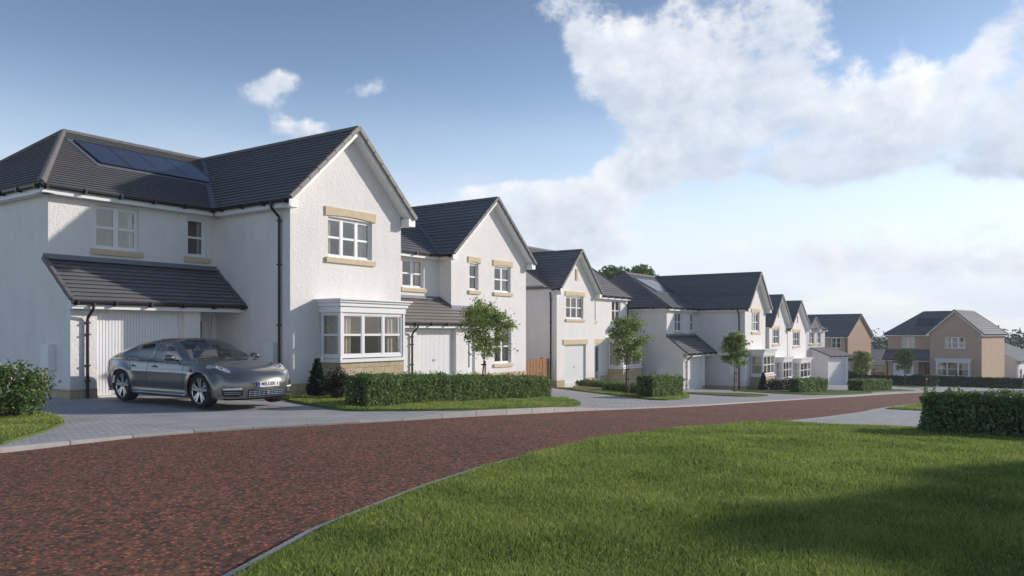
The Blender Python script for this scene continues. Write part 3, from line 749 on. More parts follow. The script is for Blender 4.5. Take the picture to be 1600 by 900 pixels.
def front_door(par, o, u, n, a0, a1, z0, z1, m='door', back=.08, glass=True):
    O = Vector(o); mb = MB()
    mb.fb(O, u, n, a0+.06, a1-.06, -back-.05, -back, z0, z1-.06)
    for (q0, q1) in ((.25, .85), (1.1, 1.75)):
        mb.fb(O, u, n, a0+.2, a1-.2, -back+.001, -back+.012, z0+q0, min(z0+q1, z1-.15))
    d = mb.build('front_door', M[m], par)
    f = MB(); f.fb(O, u, n, a0, a0+.06, -back-.05, -back+.03, z0, z1); f.fb(O, u, n, a1-.06, a1, -back-.05, -back+.03, z0, z1); f.fb(O, u, n, a0+.06, a1-.06, -back-.05, -back+.028, z1-.06, z1)
    f.build('door_frame', M['upvc'], d)
    if glass:
        g_ = MB(); g_.fb(O, u, n, a0+(a1-a0)*.52, a0+(a1-a0)*.52+.17, -back+.013, -back+.02, z0+.45, z1-.22); g_.build('glass_panel', mat('obscure glass', (.05, .06, .07), .15), d)
    h = MB(); h.fb(O, u, n, a1-.17, a1-.12, -back+.013, -back+.06, z0+.98, z0+1.02); h.fb(O, u, n, a1-.27, a1-.12, -back+.045, -back+.06, z0+1.0, z0+1.02); h.build('handle', M['metal'], d)
def meter_box(par, o, u, n, a0, z0, w=.42, h=.62, pipe=True):
    O = Vector(o); mb = MB()
    mb.fb(O, u, n, a0, a0+w, .002, .15, z0, z0+h); mb.fb(O, u, n, a0+.02, a0+w-.02, .151, .165, z0+.02, z0+h-.02)
    b = mb.build('meter_box', M['upvc'], par)
    if pipe:
        p = MB(); c = O+u*(a0+w/2)+n*.07; p.tube([c+UZ*(z0-.002), c+UZ*.0], .028, 8); p.build('pipe', M['upvc'], b)
def solar(par, o, right, up, nrm, w, h, cols=4):
    """flush solar array on a roof slope"""
    o, right, up, nrm = map(Vector, (o, right, up, nrm))
    def bx(m_, a0, a1, b0, b1, c0, c1):
        q = []
        for c in (c0, c1):
            for a, b in ((a0, b0), (a1, b0), (a1, b1), (a0, b1)): q.append(o+right*a+up*b+nrm*c)
        m_.hexa(q)
    f = MB(); bx(f, -.03, w+.03, -.03, h+.03, .035, .075)
    for i in range(1, cols): bx(f, w*i/cols-.012, w*i/cols+.012, 0, h, .076, .083)
    for b0, b1 in ((-.03, 0), (h, h+.03)): bx(f, -.03, w+.03, b0, b1, .076, .084)
    for a0, a1 in ((-.03, 0), (w, w+.03)): bx(f, a0, a1, 0, h, .076, .085)
    fr = f.build('solar_panel', M['black'], par)
    for i in range(cols):
        m = MB(); bx(m, w*i/cols+.013, w*(i+1)/cols-.013, .002, h-.002, .077, .08); m.build('cell_sheet', M['solar'], fr)
    fl = MB()
    for b0, b1 in ((-.17, -.034), (h+.034, h+.15)): bx(fl, -.17, w+.17, b0, b1, .03, .04)
    for a0, a1 in ((-.17, -.034), (w+.034, w+.17)): bx(fl, a0, a1, -.034, h+.034, .03, .041)
    fl.build('flashing', M['lead'], fr)

HOUSES = {}
def house_gabled(P):
    """gabled wing with a side wing behind it; P holds the sizes"""
    root = empty('house', P['loc'], P['rz']); tag(root, P['label'], 'house', P.get('group'))
    w, d, L, ym, zR = P['w'], P['d'], P['L'], P['ym'], P['zR']
    zE = P.get('zE', 5.08); ov = .3; gp = P['gauge']; tm = M[P['tile']]; wm = M[P['wall']]; trim = P.get('trim', 'sand')
    yf = d-ov; yb = 2*ym-yf; YB = yb-ov; m = (zR-zE)/(w/2+ov); zw = zE+ov*m-.05; zm = zE+ov*(zR-zE)/(ym-yf)-.05
    base = -.9
    n = -UY
    # ---- walls
    mb = MB()
    wins = P['wins']
    hf = [(a0, z0, a1, z1) for (a0, z0, a1, z1, l, lin, r) in wins['front']]
    bay_ = P.get('bay')
    if bay_: a0, a1, p, zs, zt, ztop = bay_; hf.append((a0+.14, zs-.05, a1-.14, zt-.02))
    if P.get('fdoor_front'): q = P['fdoor_front']; hf.append((q[0], .05, q[1], 2.1))
    mb.panel(V3(0, 0), UX, n, [(0, base), (w, base), (w, zw), (w/2, zR-.07), (0, zw)], hf)
    mb.panel(V3(w, 0), UY, UX, [(0, base), (YB, base), (YB, zw), (0, zw)])
    mb.panel(V3(-L, YB), UX, UY, [(0, base), (w+L, base), (w+L, zm), (0, zm)])
    if L > .3:
        mb.panel(V3(0, 0), UY, -UX, [(0, base), (d, base), (d, zw), (0, zw)])
        hu = [(a0+L, z0, a1+L, z1) for (a0, z0, a1, z1, l, lin, r) in wins['left']]
        pd = P.get('porch_door')
        if pd and P['can_x'] <= 0: hu.append((pd[0]+L, .05, pd[1]+L, 2.12))
        mb.panel(V3(-L, d), UX, n, [(0, base), (L, base), (L, zm), (0, zm)], hu)
        gy = P['gy']; px = P['pier_x']; gx = P['garage']
        if gy is not None:
            mb.panel(V3(-L, gy), UX, n, [(0, base), (px+L, base), (px+L, 2.42), (0, 2.42)], [(gx[0]+L, .05, gx[1]+L, 2.17)], rev=.2)
            mb.panel(V3(px, gy), UY, UX, [(0, base), ((d if px < 0 else 0)-gy, base), ((d if px < 0 else 0)-gy, 2.42), (0, 2.42)])
            mb.panel(V3(-L, 0), UY, -UX, [(gy, base), (YB, base), (YB, zm), (d, zm), (d, P['can_z']-.05), (gy, 2.42)])
        else: mb.panel(V3(-L, 0), UY, -UX, [(d, base), (YB, base), (YB, zm), (d, zm)])
    else: mb.panel(V3(0, 0), UY, -UX, [(0, base), (YB, base), (YB, zw), (0, zw)])
    wall = mb.build('wall', [wm], root)
    # plinth course
    pm = MB(); e = .022
    if L > .3 and P['gy'] is not None:
        pm.fb(V3(-L, P['gy']), UX, n, -e, P['garage'][0]+L-.0, .001, e, -.5, .24); pm.fb(V3(-L, P['gy']), UX, n, P['garage'][1]+L, P['pier_x']+L+.0, .001, e, -.5, .24)
        pm.fb(V3(-L, P['gy']), UY, -UX, 0, YB-P['gy'], .001, e, -.5, .242)
        pm.fb(V3(0, 0), UY, -UX, .05, d-.02, .001, e, -.5, .2)
    pm.fb(V3(0, 0), UX, n, -e, w, .001, e, -.5, .2)
    pm.fb(V3(w, 0), UY, UX, 0, YB, .001, e, -.5, .2)
    pm.build('plinth', M['stone'], root)
    # ---- roofs
    mainL = -L-ov if L > .3 else 0
    rt = MB(); x2 = w/2
    yb2 = yb
    hyb = yb-2.6
    tiles(rt, [(-ov, -.35, zE), (-ov, yb2 if L > .3 else yb2, zE), (x2, hyb, zR), (x2, -.35, zR)], gp)
    tiles(rt, [(w+ov, -.35, zE), (x2, -.35, zR), (x2, hyb, zR), (w+ov, yb2, zE)], gp)
    tiles(rt, [(w+ov, yb2, zE), (x2, hyb, zR), (-ov, yb2, zE)], gp)
    hip = P.get('hip', 2.5)
    if L > .3:
        hx = mainL+hip
        tiles(rt, [(mainL, yf, zE), (x2, yf, zE), (x2, ym, zR), (hx, ym, zR)], gp)
        tiles(rt, [(hx, ym, zR), (x2, ym, zR), (x2, yb, zE), (mainL, yb, zE)], gp)
        tiles(rt, [(mainL, yb, zE), (mainL, yf, zE), (hx, ym, zR)], gp)
    roof = rt.build('roof', tm, root)
    rg = MB()
    ridge_line(rg, (x2, -.35, zR+.01), (x2, hyb, zR+.01)); ridge_line(rg, (x2, hyb, zR), (w+ov, yb2, zE+.03), .2)
    if L > .3:
        ridge_line(rg, (hx, ym, zR+.01), (x2, ym, zR+.01)); ridge_line(rg, (mainL, yf, zE+.03), (hx, ym, zR), .22); ridge_line(rg, (mainL, yb, zE+.03), (hx, ym, zR), .22)
    rg.build('ridge_tiles', M['ridge'], roof)
    vg = MB(); nv = [(-ov, -.37, zE+.02), (x2, -.37, zR+.02), (w+ov, -.37, zE+.02)]
    verge_caps(vg, nv[0], nv[1], n, w=.09, h=.12); verge_caps(vg, nv[2], nv[1], n, w=.09, h=.12)
    vg.build('verge_tiles', M[P.get('verge', 'ridge_light')], roof)
    if L > .3:   # lead valley
        vl = MB(); a = V3(-ov, yf, zE); b = V3(x2, ym, zR); dd = (b-a)
        nn_ = Vector((-(zR-zE)/(x2+ov), 0, 1)).normalized()
        n1_ = Vector((-(zR-zE), 0, x2+ov)).normalized(); n2_ = Vector((0, -(zR-zE), ym-yf)).normalized()
        t1 = n1_.cross(dd).normalized(); t2 = dd.cross(n2_).normalized()
        up_ = (n1_+n2_).normalized()*.036
        for t in (t1, t2):
            for s_ in (-1, 1):
                pass
        side1 = dd.cross(n1_).normalized(); side1 = side1 if side1.y < 0 else -side1       # towards the wing slope
        side2 = dd.cross(n2_).normalized(); side2 = side2 if side2.x < 0 else -side2       # towards the main slope
        vl.poly([a+up_, b+up_, b+side1*.09+n1_*.036, a+side1*.09+n1_*.036]); vl.poly([a+up_, b+up_, b+side2*.09+n2_*.036, a+side2*.09+n2_*.036])
        vl.build('valley_flashing', M['lead'], roof)
    # ---- fascias, gutters
    fm, gm = MB(), MB()
    yl = yf if L > .3 else yb
    eave(fm, gm, (-ov, -.30, zE), (-ov, yl-.0, zE), (1, 0, 0)); eave(fm, gm, (w+ov, -.30, zE), (w+ov, yb, zE), (-1, 0, 0))
    if L > .3:
        eave(fm, gm, (mainL, yf, zE), (-ov-.0, yf, zE), (0, 1, 0)); eave(fm, gm, (mainL, yf, zE), (mainL, yb, zE), (1, 0, 0))
    for sx, xx in ((1, -ov), (-1, w+ov)):   # bargeboards and boxed feet
        rake(fm, (xx, -.35, zE), (x2, -.35, zR), (0, -1, 0))
        xa, xb = sorted((xx+sx*.03, xx+sx*(ov-.002))); fm.box(xa, -.335, zE-.212, xb, -.012, zE+.02)
    fm.build('fascia', M['fascia'], root); gm.build('gutter', M['black'], root)
    # ---- windows, doors
    for (a0, z0, a1, z1, l, lin, r) in wins['front']: window(root, V3(0, 0), UX, n, a0, z0, a1, z1, l, lintel=lin, room=r, trim=trim)
    for (a0, z0, a1, z1, l, lin, r) in wins['left']: window(root, V3(0, d), UX, n, a0, z0, a1, z1, l, lintel=lin, room=r, trim=trim, depth=1.2)
    if bay_: bay(root, V3(0, 0), a0 if False else bay_[0], bay_[1], bay_[2], bay_[3], bay_[4], bay_[5], room=P.get('bay_room', 0), lights=P.get('bay_lights', 3), stone=P.get('bay_stone', 'stone'))
    if P.get('vent'):
        vz = zR-P['vent']; mv = MB(); mv.fb(V3(x2, 0), UX, n, -.11, .11, .002, .05, vz-.32, vz+.32); mv.fb(V3(x2, 0), UX, n, -.07, .07, .051, .056, vz-.26, vz+.26)
        mv.build('vent_slit', M[trim], root)
    if L > .3 and P['gy'] is not None:
        gy = P['gy']; gx = P['garage']; garage_door(root, V3(0, gy), UX, n, gx[0], gx[1], .055, 2.17, back=.16)
        if P.get('porch_door'):
            q = P['porch_door']; front_door(root, V3(0, d if P['can_x'] <= 0 else 0), UX, n, q[0], q[1], .055, 2.12, P.get('door', 'door'))
        # canopy
        cz = P['can_z']; ey = gy-ov; cx = P['can_x']; ez = 2.32; ct = MB(); L2 = -L-.12
        ctm = M[P.get('can_tile', P['tile'])]
        sl = (cz-ez)/(d-ey)
        tiles(ct, [(L2, ey, ez), (-.002 if cx <= 0 else 0, ey, ez), (-.002 if cx <= 0 else 0, d, cz), (L2, d, cz)], P.get('can_gauge', gp))
        if cx > 0: tiles(ct, [(0, ey, ez), (cx, ey, ez), (cx, 0, ez+sl*(0-ey)), (0, 0, ez+sl*(0-ey))], P.get('can_gauge', gp))
        cr = ct.build('porch_roof', ctm, root)
        fl = MB(); fl.beam((L2, d-.012, cz+.05), (-.004, d-.012, cz+.05), .02, .13)
        fl.beam((L2, d-.1, cz+.0), (-.004, d-.1, cz+.0), .18, .03)
        if cx > 0:
            z0_ = ez+sl*(0-ey); fl.beam((0, -.012, z0_+.06), (cx, -.012, z0_+.06), .02, .14); fl.beam((-.012, 0, z0_+.06), (-.012, d, cz+.06), .02, .15)
        fl.build('lead_flashing', M['lead'], cr)
        vg = MB(); verge_caps(vg, (L2, ey, ez+.02), (L2, d-.03, cz+.02), -UX, w=.08, h=.11)
        if cx <= 0: verge_caps(vg, (-.05, ey, ez+.02), (-.05, d-.03, cz+.02), UX, w=.08, h=.07)
        else: verge_caps(vg, (cx, ey, ez+.02), (cx, -.03, ez-sl*ey), UX, w=.08, h=.11)
        vg.build('verge_tiles', M['ridge'], cr)
        f2, g2 = MB(), MB(); eave(f2, g2, (L2, ey, ez), (max(cx, 0)-.01, ey, ez), (0, 1, 0), over=ov+.02, drop=.19)
        rake(f2, (L2, ey, ez), (L2, d, cz), (-1, 0, 0), drop=.17)
        x_s = P['pier_x']+.01; f2.box(x_s, gy+.02, 2.2, max(cx, -.005), (d if cx <= 0 else 0)-.01, 2.23)
        f2.build('fascia', M['fascia'], cr); g2.build('gutter', M['black'], cr)
        downpipe(root, -L+P.get('dp_x', .42), gy, -.02, ez-.06, (0, -1, 0), kick=.27)
    if P.get('dp_side'): downpipe(root, 0, P['dp_side'], -.05, zE-.06, (-1, 0, 0), kick=.27)
    if P.get('meter'):
        for (wall_, a, z, pipe) in P['meter']:
            if wall_ == 'left': meter_box(root, V3(-L, 0), UY, -UX, a, z, pipe=pipe)
            else: meter_box(root, V3(0, 0), UY, -UX, a, z, pipe=pipe, h=.62, w=.4)
    if P.get('solar'):
        sx, sy, sw, sh, sc = P['solar']; sl = (zR-zE)/(ym-yf); up = Vector((0, 1, sl)).normalized(); nm = Vector((0, -sl, 1)).normalized()
        solar(root, (sx, sy, zE+(sy-yf)*sl), (1, 0, 0), up, nm, sw, sh, sc)
    return root

def house_cross(P):
    """block with its ridge along the street and a cross gable at the left of its front"""
    root = empty('house', P['loc'], P['rz']); tag(root, P['label'], 'house', P.get('group'))
    W, D, w, st = P['W'], P['D'], P['w'], P['st']; zE = P.get('zE', 5.08); zG = P['zG']; zR = P['zR']; ov = .3
    gx0 = P.get('gx0', 0.0); gp = P['gauge']; tm = M[P['tile']]; wm = M[P['wall']]; n = -UY; base = -.9; trim = 'sand'
    ym = D/2; yf = st-ov; m = (zG-zE)/(w/2+ov); zw = zE+ov*m-.05; ms = (zR-zE)/(ym-yf); zm = zE+ov*ms-.05; yb = 2*ym-yf
    mb = MB(); W1 = [x for x in P['wins'] if x[7] == 0]; W2 = [x for x in P['wins'] if x[7] == 1]
    hf = [x[:4] for x in W1]
    GH = P.get('gh', 2.17)
    if P.get('garage') and not P.get('gproj'): q = P['garage']; hf.append((q[0], .05, q[1], GH))
    zwl = zw if gx0 < .1 else zw
    ox = [(0, base), (gx0+w, base), (gx0+w, zw), (gx0+w/2, zG-.07), (gx0, zw)]
    if gx0 > .1: ox += [(0, zE-.05)]
    mb.panel(V3(0, 0), UX, n, ox, hf, rev=.14)
    x1 = gx0+w
    h2 = [(a-x1, b, c-x1, d_) for (a, b, c, d_, *_r) in W2]
    if P.get('fdoor'): q = P['fdoor']; h2.append((q[0]-x1, .05, q[1]-x1, 2.12))
    by = P.get('bay')
    if by: h2.append((by[0]-x1+.14, by[3]-.05, by[1]-x1-.14, by[4]-.02))
    mb.panel(V3(x1, st), UX, n, [(0, base), (W-x1, base), (W-x1, zm), (0, zm)], h2)
    mb.panel(V3(x1, 0), UY, UX, [(0, base), (st, base), (st, zw), (0, zw)])
    mb.panel(V3(0, 0), UY, -UX, [(0, base), (2*ym-st, base), (2*ym-st, zm), (ym, zR-.08), (st, zm), (0, zm-.1)])
    mb.panel(V3(W, 0), UY, UX, [(st, base), (2*ym-st, base), (2*ym-st, zm), (ym, zR-.08), (st, zm)])
    mb.panel(V3(0, 2*ym-st), UX, UY, [(0, base), (W, base), (W, zm), (0, zm)])
    mb.build('wall', wm, root)
    pm = MB(); pm.fb(V3(0, 0), UX, n, -.022, x1, .001, .022, -.5, .24); pm.fb(V3(0, 0), UY, -UX, 0, D, .001, .022, -.5, .242); pm.fb(V3(x1, st), UX, n, .03, W-x1, .001, .022, -.5, .24)
    if not P.get('garage') or P.get('gproj'): pm.build('plinth', M['stone'], root)
    else:
        pm = MB(); q = P['garage']; pm.fb(V3(0, 0), UX, n, -.022, q[0], .001, .022, -.5, .24); pm.fb(V3(0, 0), UX, n, q[1], x1, .001, .022, -.5, .24); pm.fb(V3(0, 0), UY, -UX, 0, D, .001, .022, -.5, .242)
        pm.fb(V3(x1, st), UX, n, P['fdoor'][1]-x1 if P.get('fdoor') else 0, W-x1, .001, .022, -.5, .24); pm.build('plinth', M['stone'], root)
    rt = MB(); xc = gx0+w/2; yv = yf+(zG-zE)/ms+.3
    sl_x = max(gx0-ov, -.15) if gx0 < .1 else gx0-ov
    zl = zE+(sl_x-(gx0-ov))*m
    tiles(rt, [(sl_x, -.35, zl), (sl_x, yv, zl), (xc, yv, zG), (xc, -.35, zG)], gp)
    tiles(rt, [(x1+ov, -.35, zE), (xc, -.35, zG), (xc, yv, zG), (x1+ov, yv, zE)], gp)
    tiles(rt, [(-.12, yf, zE), (W+.12, yf, zE), (W+.12, ym, zR), (-.12, ym, zR)], gp)
    tiles(rt, [(-.12, ym, zR), (W+.12, ym, zR), (W+.12, yb, zE), (-.12, yb, zE)], gp)
    roof = rt.build('roof', tm, root)
    rg = MB(); ridge_line(rg, (xc, -.35, zG+.01), (xc, yf+(zG-zE)/ms, zG+.01)); ridge_line(rg, (-.12, ym, zR+.01), (W+.12, ym, zR+.01)); rg.build('ridge_tiles', M['ridge'], roof)
    vg = MB()
    verge_caps(vg, (sl_x, -.37, zl+.02), (xc, -.37, zG+.02), n, w=.09, h=.12); verge_caps(vg, (x1+ov, -.37, zE+.02), (xc, -.37, zG+.02), n, w=.09, h=.12)
    for xx in (-.14, W+.14): verge_caps(vg, (xx, yf, zE+.02), (xx, ym, zR+.02), UX, w=.07, h=.12)
    vg.build('verge_tiles', M[P.get('verge', 'ridge')], roof)
    fm, gm = MB(), MB()
    eave(fm, gm, (x1+ov, yf, zE), (W+.1, yf, zE), (0, 1, 0))
    eave(fm, gm, (sl_x, -.32, zl), (sl_x, max(yf, 0), zl), (1, 0, 0), over=.14)
    for sx, xx, zz in ((1, sl_x, zl), (-1, x1+ov, zE)):
        rake(fm, (xx, -.35, zz), (xc, -.35, zG), (0, -1, 0))
        xa, xb = sorted((xx+sx*.03, xx+sx*.29 if sx < 0 else -.004 if gx0 < .1 else xx+.29)); fm.box(xa, -.335, zE-.212, xb, -.012, zE+.02)
    rake(fm, (-.12, yf, zE), (-.12, ym, zR), (-1, 0, 0), drop=.17); rake(fm, (-.12, yb, zE), (-.12, ym, zR), (-1, 0, 0), drop=.17)
    if gx0 > .1: eave(fm, gm, (-.1, yf, zE), (gx0-ov, yf, zE), (0, 1, 0))
    fm.build('fascia', M['fascia'], root); gm.build('gutter', M['black'], root)
    for (a0, z0, a1, z1, l, lin, r, side) in P['wins']: window(root, V3(0, 0 if side == 0 else st), UX, n, a0, z0, a1, z1, l, lintel=lin, room=r, depth=1.3)
    if by: bay(root, V3(0, st), *by, room=P.get('bay_room', 0), lights=P.get('bay_lights', 2))
    if P.get('garage') and not P.get('gproj'):
        q = P['garage']; garage_door(root, V3(0, 0), UX, n, q[0], q[1], .055, 2.17, back=.1)
        ln = MB(); ln.fb(V3(0, 0), UX, n, q[0]-.15, q[1]+.15, .003, .05, 2.18, 2.46); ln.build('lintel', M['sand'], root)
    if P.get('fdoor'):
        q = P['fdoor']; front_door(root, V3(0, st), UX, n, q[0], q[1], .055, 2.12, 'door_grey')
        ln = MB(); ln.fb(V3(0, st), UX, n, q[0]-.1, q[1]+.3, .003, .05, 2.18, 2.46); ln.build('lintel', M['sand'], root)
    if P.get('vent'):
        vz = zG-P['vent']; mv = MB(); mv.fb(V3(xc, 0), UX, n, -.11, .11, .002, .05, vz-.32, vz+.32); mv.fb(V3(xc, 0), UX, n, -.07, .07, .051, .056, vz-.26, vz+.26)
        mv.build('vent_slit', M['sand'], root)
    if P.get('dps'): downpipe(root, 0, .35, -.05, zE-.05, (-1, 0, 0), kick=.05); downpipe(root, W-.1, st, -.05, zE-.05, (0, -1, 0), kick=.27)
    if P.get('solar'):
        sx, sy, sw, sh, sc = P['solar']; up = Vector((0, 1, ms)).normalized(); nm = Vector((0, -ms, 1)).normalized()
        solar(root, (sx, sy, zE+(sy-yf)*ms), (1, 0, 0), up, nm, sw, sh, sc)
    gq = P.get('gproj')
    if gq:   # garage standing forward of the house, mono-pitch roof
        a0, a1, dp, ezz, tz = gq
        mg = MB(); q = P['garage']
        mg.panel(V3(0, -dp), UX, n, [(a0, base), (a1, base), (a1, ezz+.05), (a0, ezz+.05)], [(q[0], .05, q[1], GH)])
        mg.panel(V3(a0, 0), UY, -UX, [(-dp, base), (0, base), (0, tz), (-dp, ezz+.05)]); mg.panel(V3(a1, 0), UY, UX, [(-dp, base), (0, base), (0, tz), (-dp, ezz+.05)])
        gw = mg.build('garage_wall', wm, root)
        garage_door(root, V3(0, -dp), UX, n, q[0], q[1], .055, GH, back=.1)
        t = MB(); ey = -dp-.3; tiles(t, [(a0-.25, ey, ezz), (a1+.25, ey, ezz), (a1+.25, 0, tz), (a0-.25, 0, tz)], gp); gr = t.build('garage_roof', M[P.get('gtile', P['tile'])], root)
        f2, g2 = MB(), MB(); eave(f2, g2, (a0-.25, ey, ezz), (a1+.25, ey, ezz), (0, 1, 0), drop=.18); rake(f2, (a0-.25, ey, ezz), (a0-.25, 0, tz), (-1, 0, 0), drop=.2)
        f2.build('fascia', M['fascia'], gr); g2.build('gutter', M['black'], gr)
        vg = MB(); verge_caps(vg, (a0-.27, ey, ezz+.02), (a0-.27, 0, tz+.02), UX, w=.07, h=.11); vg.build('verge_tiles', M['ridge'], gr)
    return root

RZ = math.atan2(FY, FX)
house_gabled(dict(loc=(-5.9, 20.8, 0), rz=RZ, label='nearest white house, with the grey car before its garage and solar panels on its roof', group='white houses along the left of the street',
    w=4.33, d=3.19, L=4.62, ym=7.0, zR=7.42, hip=2.5, gauge=.165, tile='tile_dark', wall='render_white', verge='ridge_light',
    wins=dict(front=[(1.33, 3.70, 3.07, 4.84, 3, True, 0)], left=[(-3.5, 3.70, -2.34, 4.80, 2, False, 2), (-.93, 3.70, -.33, 4.80, 1, False, 0)]),
    bay=(1.0, 3.57, .85, .88, 2.13, 2.5), gy=2.14, pier_x=-1.23, garage=(-4.0, -1.71), porch_door=(-1.1, -.15), can_z=3.36, can_x=0,
    dp_x=.36, dp_side=.36, meter=[('left', 2.82, .68, True), ('side', .52, .69, True)], solar=(-2.5, 4.8, 3.6, 1.6, 4)))
house_gabled(dict(loc=(-2.45, 31.5, -.38), rz=RZ, label='second white house, wide gable with two upper windows behind the long hedge', group='white houses along the left of the street',
    w=5.5, d=.63, L=5.2, ym=4.9, zR=7.72, hip=2.6, gauge=.25, tile='tile_dark', wall='render_white', verge='ridge', can_tile='tile_pale',  # canopy tile paler than the roof: its sunlight painted in as colour
    wins=dict(front=[(1.22, 3.72, 1.84, 4.85, 1, True, 0), (3.0, 3.72, 4.25, 4.85, 2, True, 0), (3.0, .6, 4.3, 2.1, 2, True, 0)], left=[(-2.2, 3.70, -.95, 4.82, 2, False, 0)]),
    gy=-.75, pier_x=.15, garage=(-2.95, -.62), porch_door=(.62, 1.6), can_z=3.3, can_x=1.95, fdoor_front=(.62, 1.6), dp_x=1.92))
h3_ = house_cross(dict(loc=(2.26, 39.5, -1.08), rz=RZ, label='third white house, narrow gable over its garage and a timber gate beside it', group='white houses along the left of the street',
    W=9.5, D=9.2, w=4.3, st=.4, zG=7.45, zR=8.1, gauge=.25, tile='tile_light', wall='render_white',
    wins=[(1.0, 3.6, 2.95, 4.86, 3, True, 2, 0), (4.72, 3.55, 5.2, 4.86, 1, False, 2, 1), (7.3, 3.55, 8.5, 4.86, 2, False, 2, 1)],
    garage=(.8, 3.25), fdoor=(4.95, 5.75), bay=(6.75, 9.35, 1.05, .75, 2.25, 2.55), bay_lights=2, vent=1.35, dps=True, solar=(1.0, 3.0, 2.4, 1.5, 2)))
h3_.scale = (.936, .936, .936)
house_gabled(dict(loc=(14.54, 48.8, -1.98), rz=RZ, label='fourth white house, staked young tree before its tall blank side wall', group='white houses along the left of the street',
    w=4.33, d=3.19, L=4.75, ym=7.0, zR=7.42, hip=2.5, gauge=.24, tile='tile_dark', wall='render_white', verge='ridge_light',
    wins=dict(front=[(1.33, 3.62, 3.0, 4.84, 3, True, 0)], left=[(-3.5, 3.62, -2.34, 4.80, 2, False, 1), (-.95, 3.62, -.33, 4.80, 1, False, 1)]),
    bay=(1.0, 3.57, .85, .88, 2.13, 2.5), gy=2.14, pier_x=-1.23, garage=(-4.0, -1.71), porch_door=(-1.1, -.15), can_z=3.36, can_x=0,
    dp_x=.36, dp_side=.36, meter=[('left', 3.4, .8, False), ('side', .55, .8, False)], solar=(-2.75, 4.75, 3.0, 1.75, 2)))
house_gabled(dict(loc=(20.4, 62, -2.95), rz=RZ, label='fifth white house, narrow gable with a slit just beyond the fourth house', group='white houses along the left of the street',
    w=5.2, d=2.0, L=4.6, ym=5.6, zR=7.6, hip=2.5, gauge=.3, tile='tile_dark', wall='render_white', verge='ridge_light',
    wins=dict(front=[(.9, 3.6, 2.85, 4.82, 3, True, 1)], left=[]), bay=(1.6, 4.4, .65, .8, 2.2, 2.55), gy=None, pier_x=0, garage=(0, 0), vent=1.5, dp_side=.3))
house_gabled(dict(loc=(23.46, 66.5, -3.2), rz=RZ, label='sixth white house with a slit in its gable, beside the forward garage', group='white houses along the left of the street',
    w=6.2, d=2.0, L=.2, ym=5.6, zR=7.55, gauge=.3, tile='tile_dark', wall='render_white', verge='ridge_light',
    wins=dict(front=[(1.6, 3.6, 3.9, 4.82, 3, True, 1)], left=[]), bay=(1.6, 5.3, .65, .8, 2.2, 2.55), gy=None, pier_x=0, garage=(0, 0), vent=1.6))
a7 = R(50); F7 = (math.sin(a7), math.cos(a7))
house_cross(dict(loc=(27.83, 74.7, -3.5), rz=math.atan2(F7[1], F7[0]), label='seventh white house, its garage standing forward under a pale tiled roof', group='white houses along the left of the street',
    W=4.5, D=7.0, w=1.8, st=.25, gx0=.7, zE=5.42, zG=6.6, zR=7.1, gauge=.3, tile='tile_light', wall='render_white', gtile='tile_pale',
    wins=[(1.1, 4.0, 2.05, 5.15, 2, True, 1, 0), (2.85, 4.0, 3.75, 5.15, 2, False, 1, 1)], gh=2.5,
    garage=(1.62, 4.75), gproj=(1.5, 5.35, 1.7, 2.85, 3.6)))
a9 = R(135); F9 = (math.sin(a9), math.cos(a9))
house_gabled(dict(loc=(44.6, 83.5, -3.66), rz=math.atan2(F9[1], F9[0]), label='far tan house with a white bay window and a hipped dark roof', 
    w=4.9, d=1.5, L=4.8, ym=5.2, zR=7.6, hip=2.9, gauge=.3, tile='tile_dark', wall='render_tan', verge='ridge', trim='render_tan',
    wins=dict(front=[(1.46, 3.6, 3.4, 4.8, 3, True, 2)], left=[(-3.35, 3.6, -2.0, 4.8, 2, False, 2)]),
    bay=(.8, 4.0, .7, .7, 2.2, 2.55), bay_room=1, gy=.55, pier_x=-1.3, garage=(-4.0, -1.75), porch_door=(-1.1, -.2), door='door_brown', can_z=3.35, can_x=0, dp_x=.3, solar=(-2.3, 2.6, 3.0, 1.6, 3)))

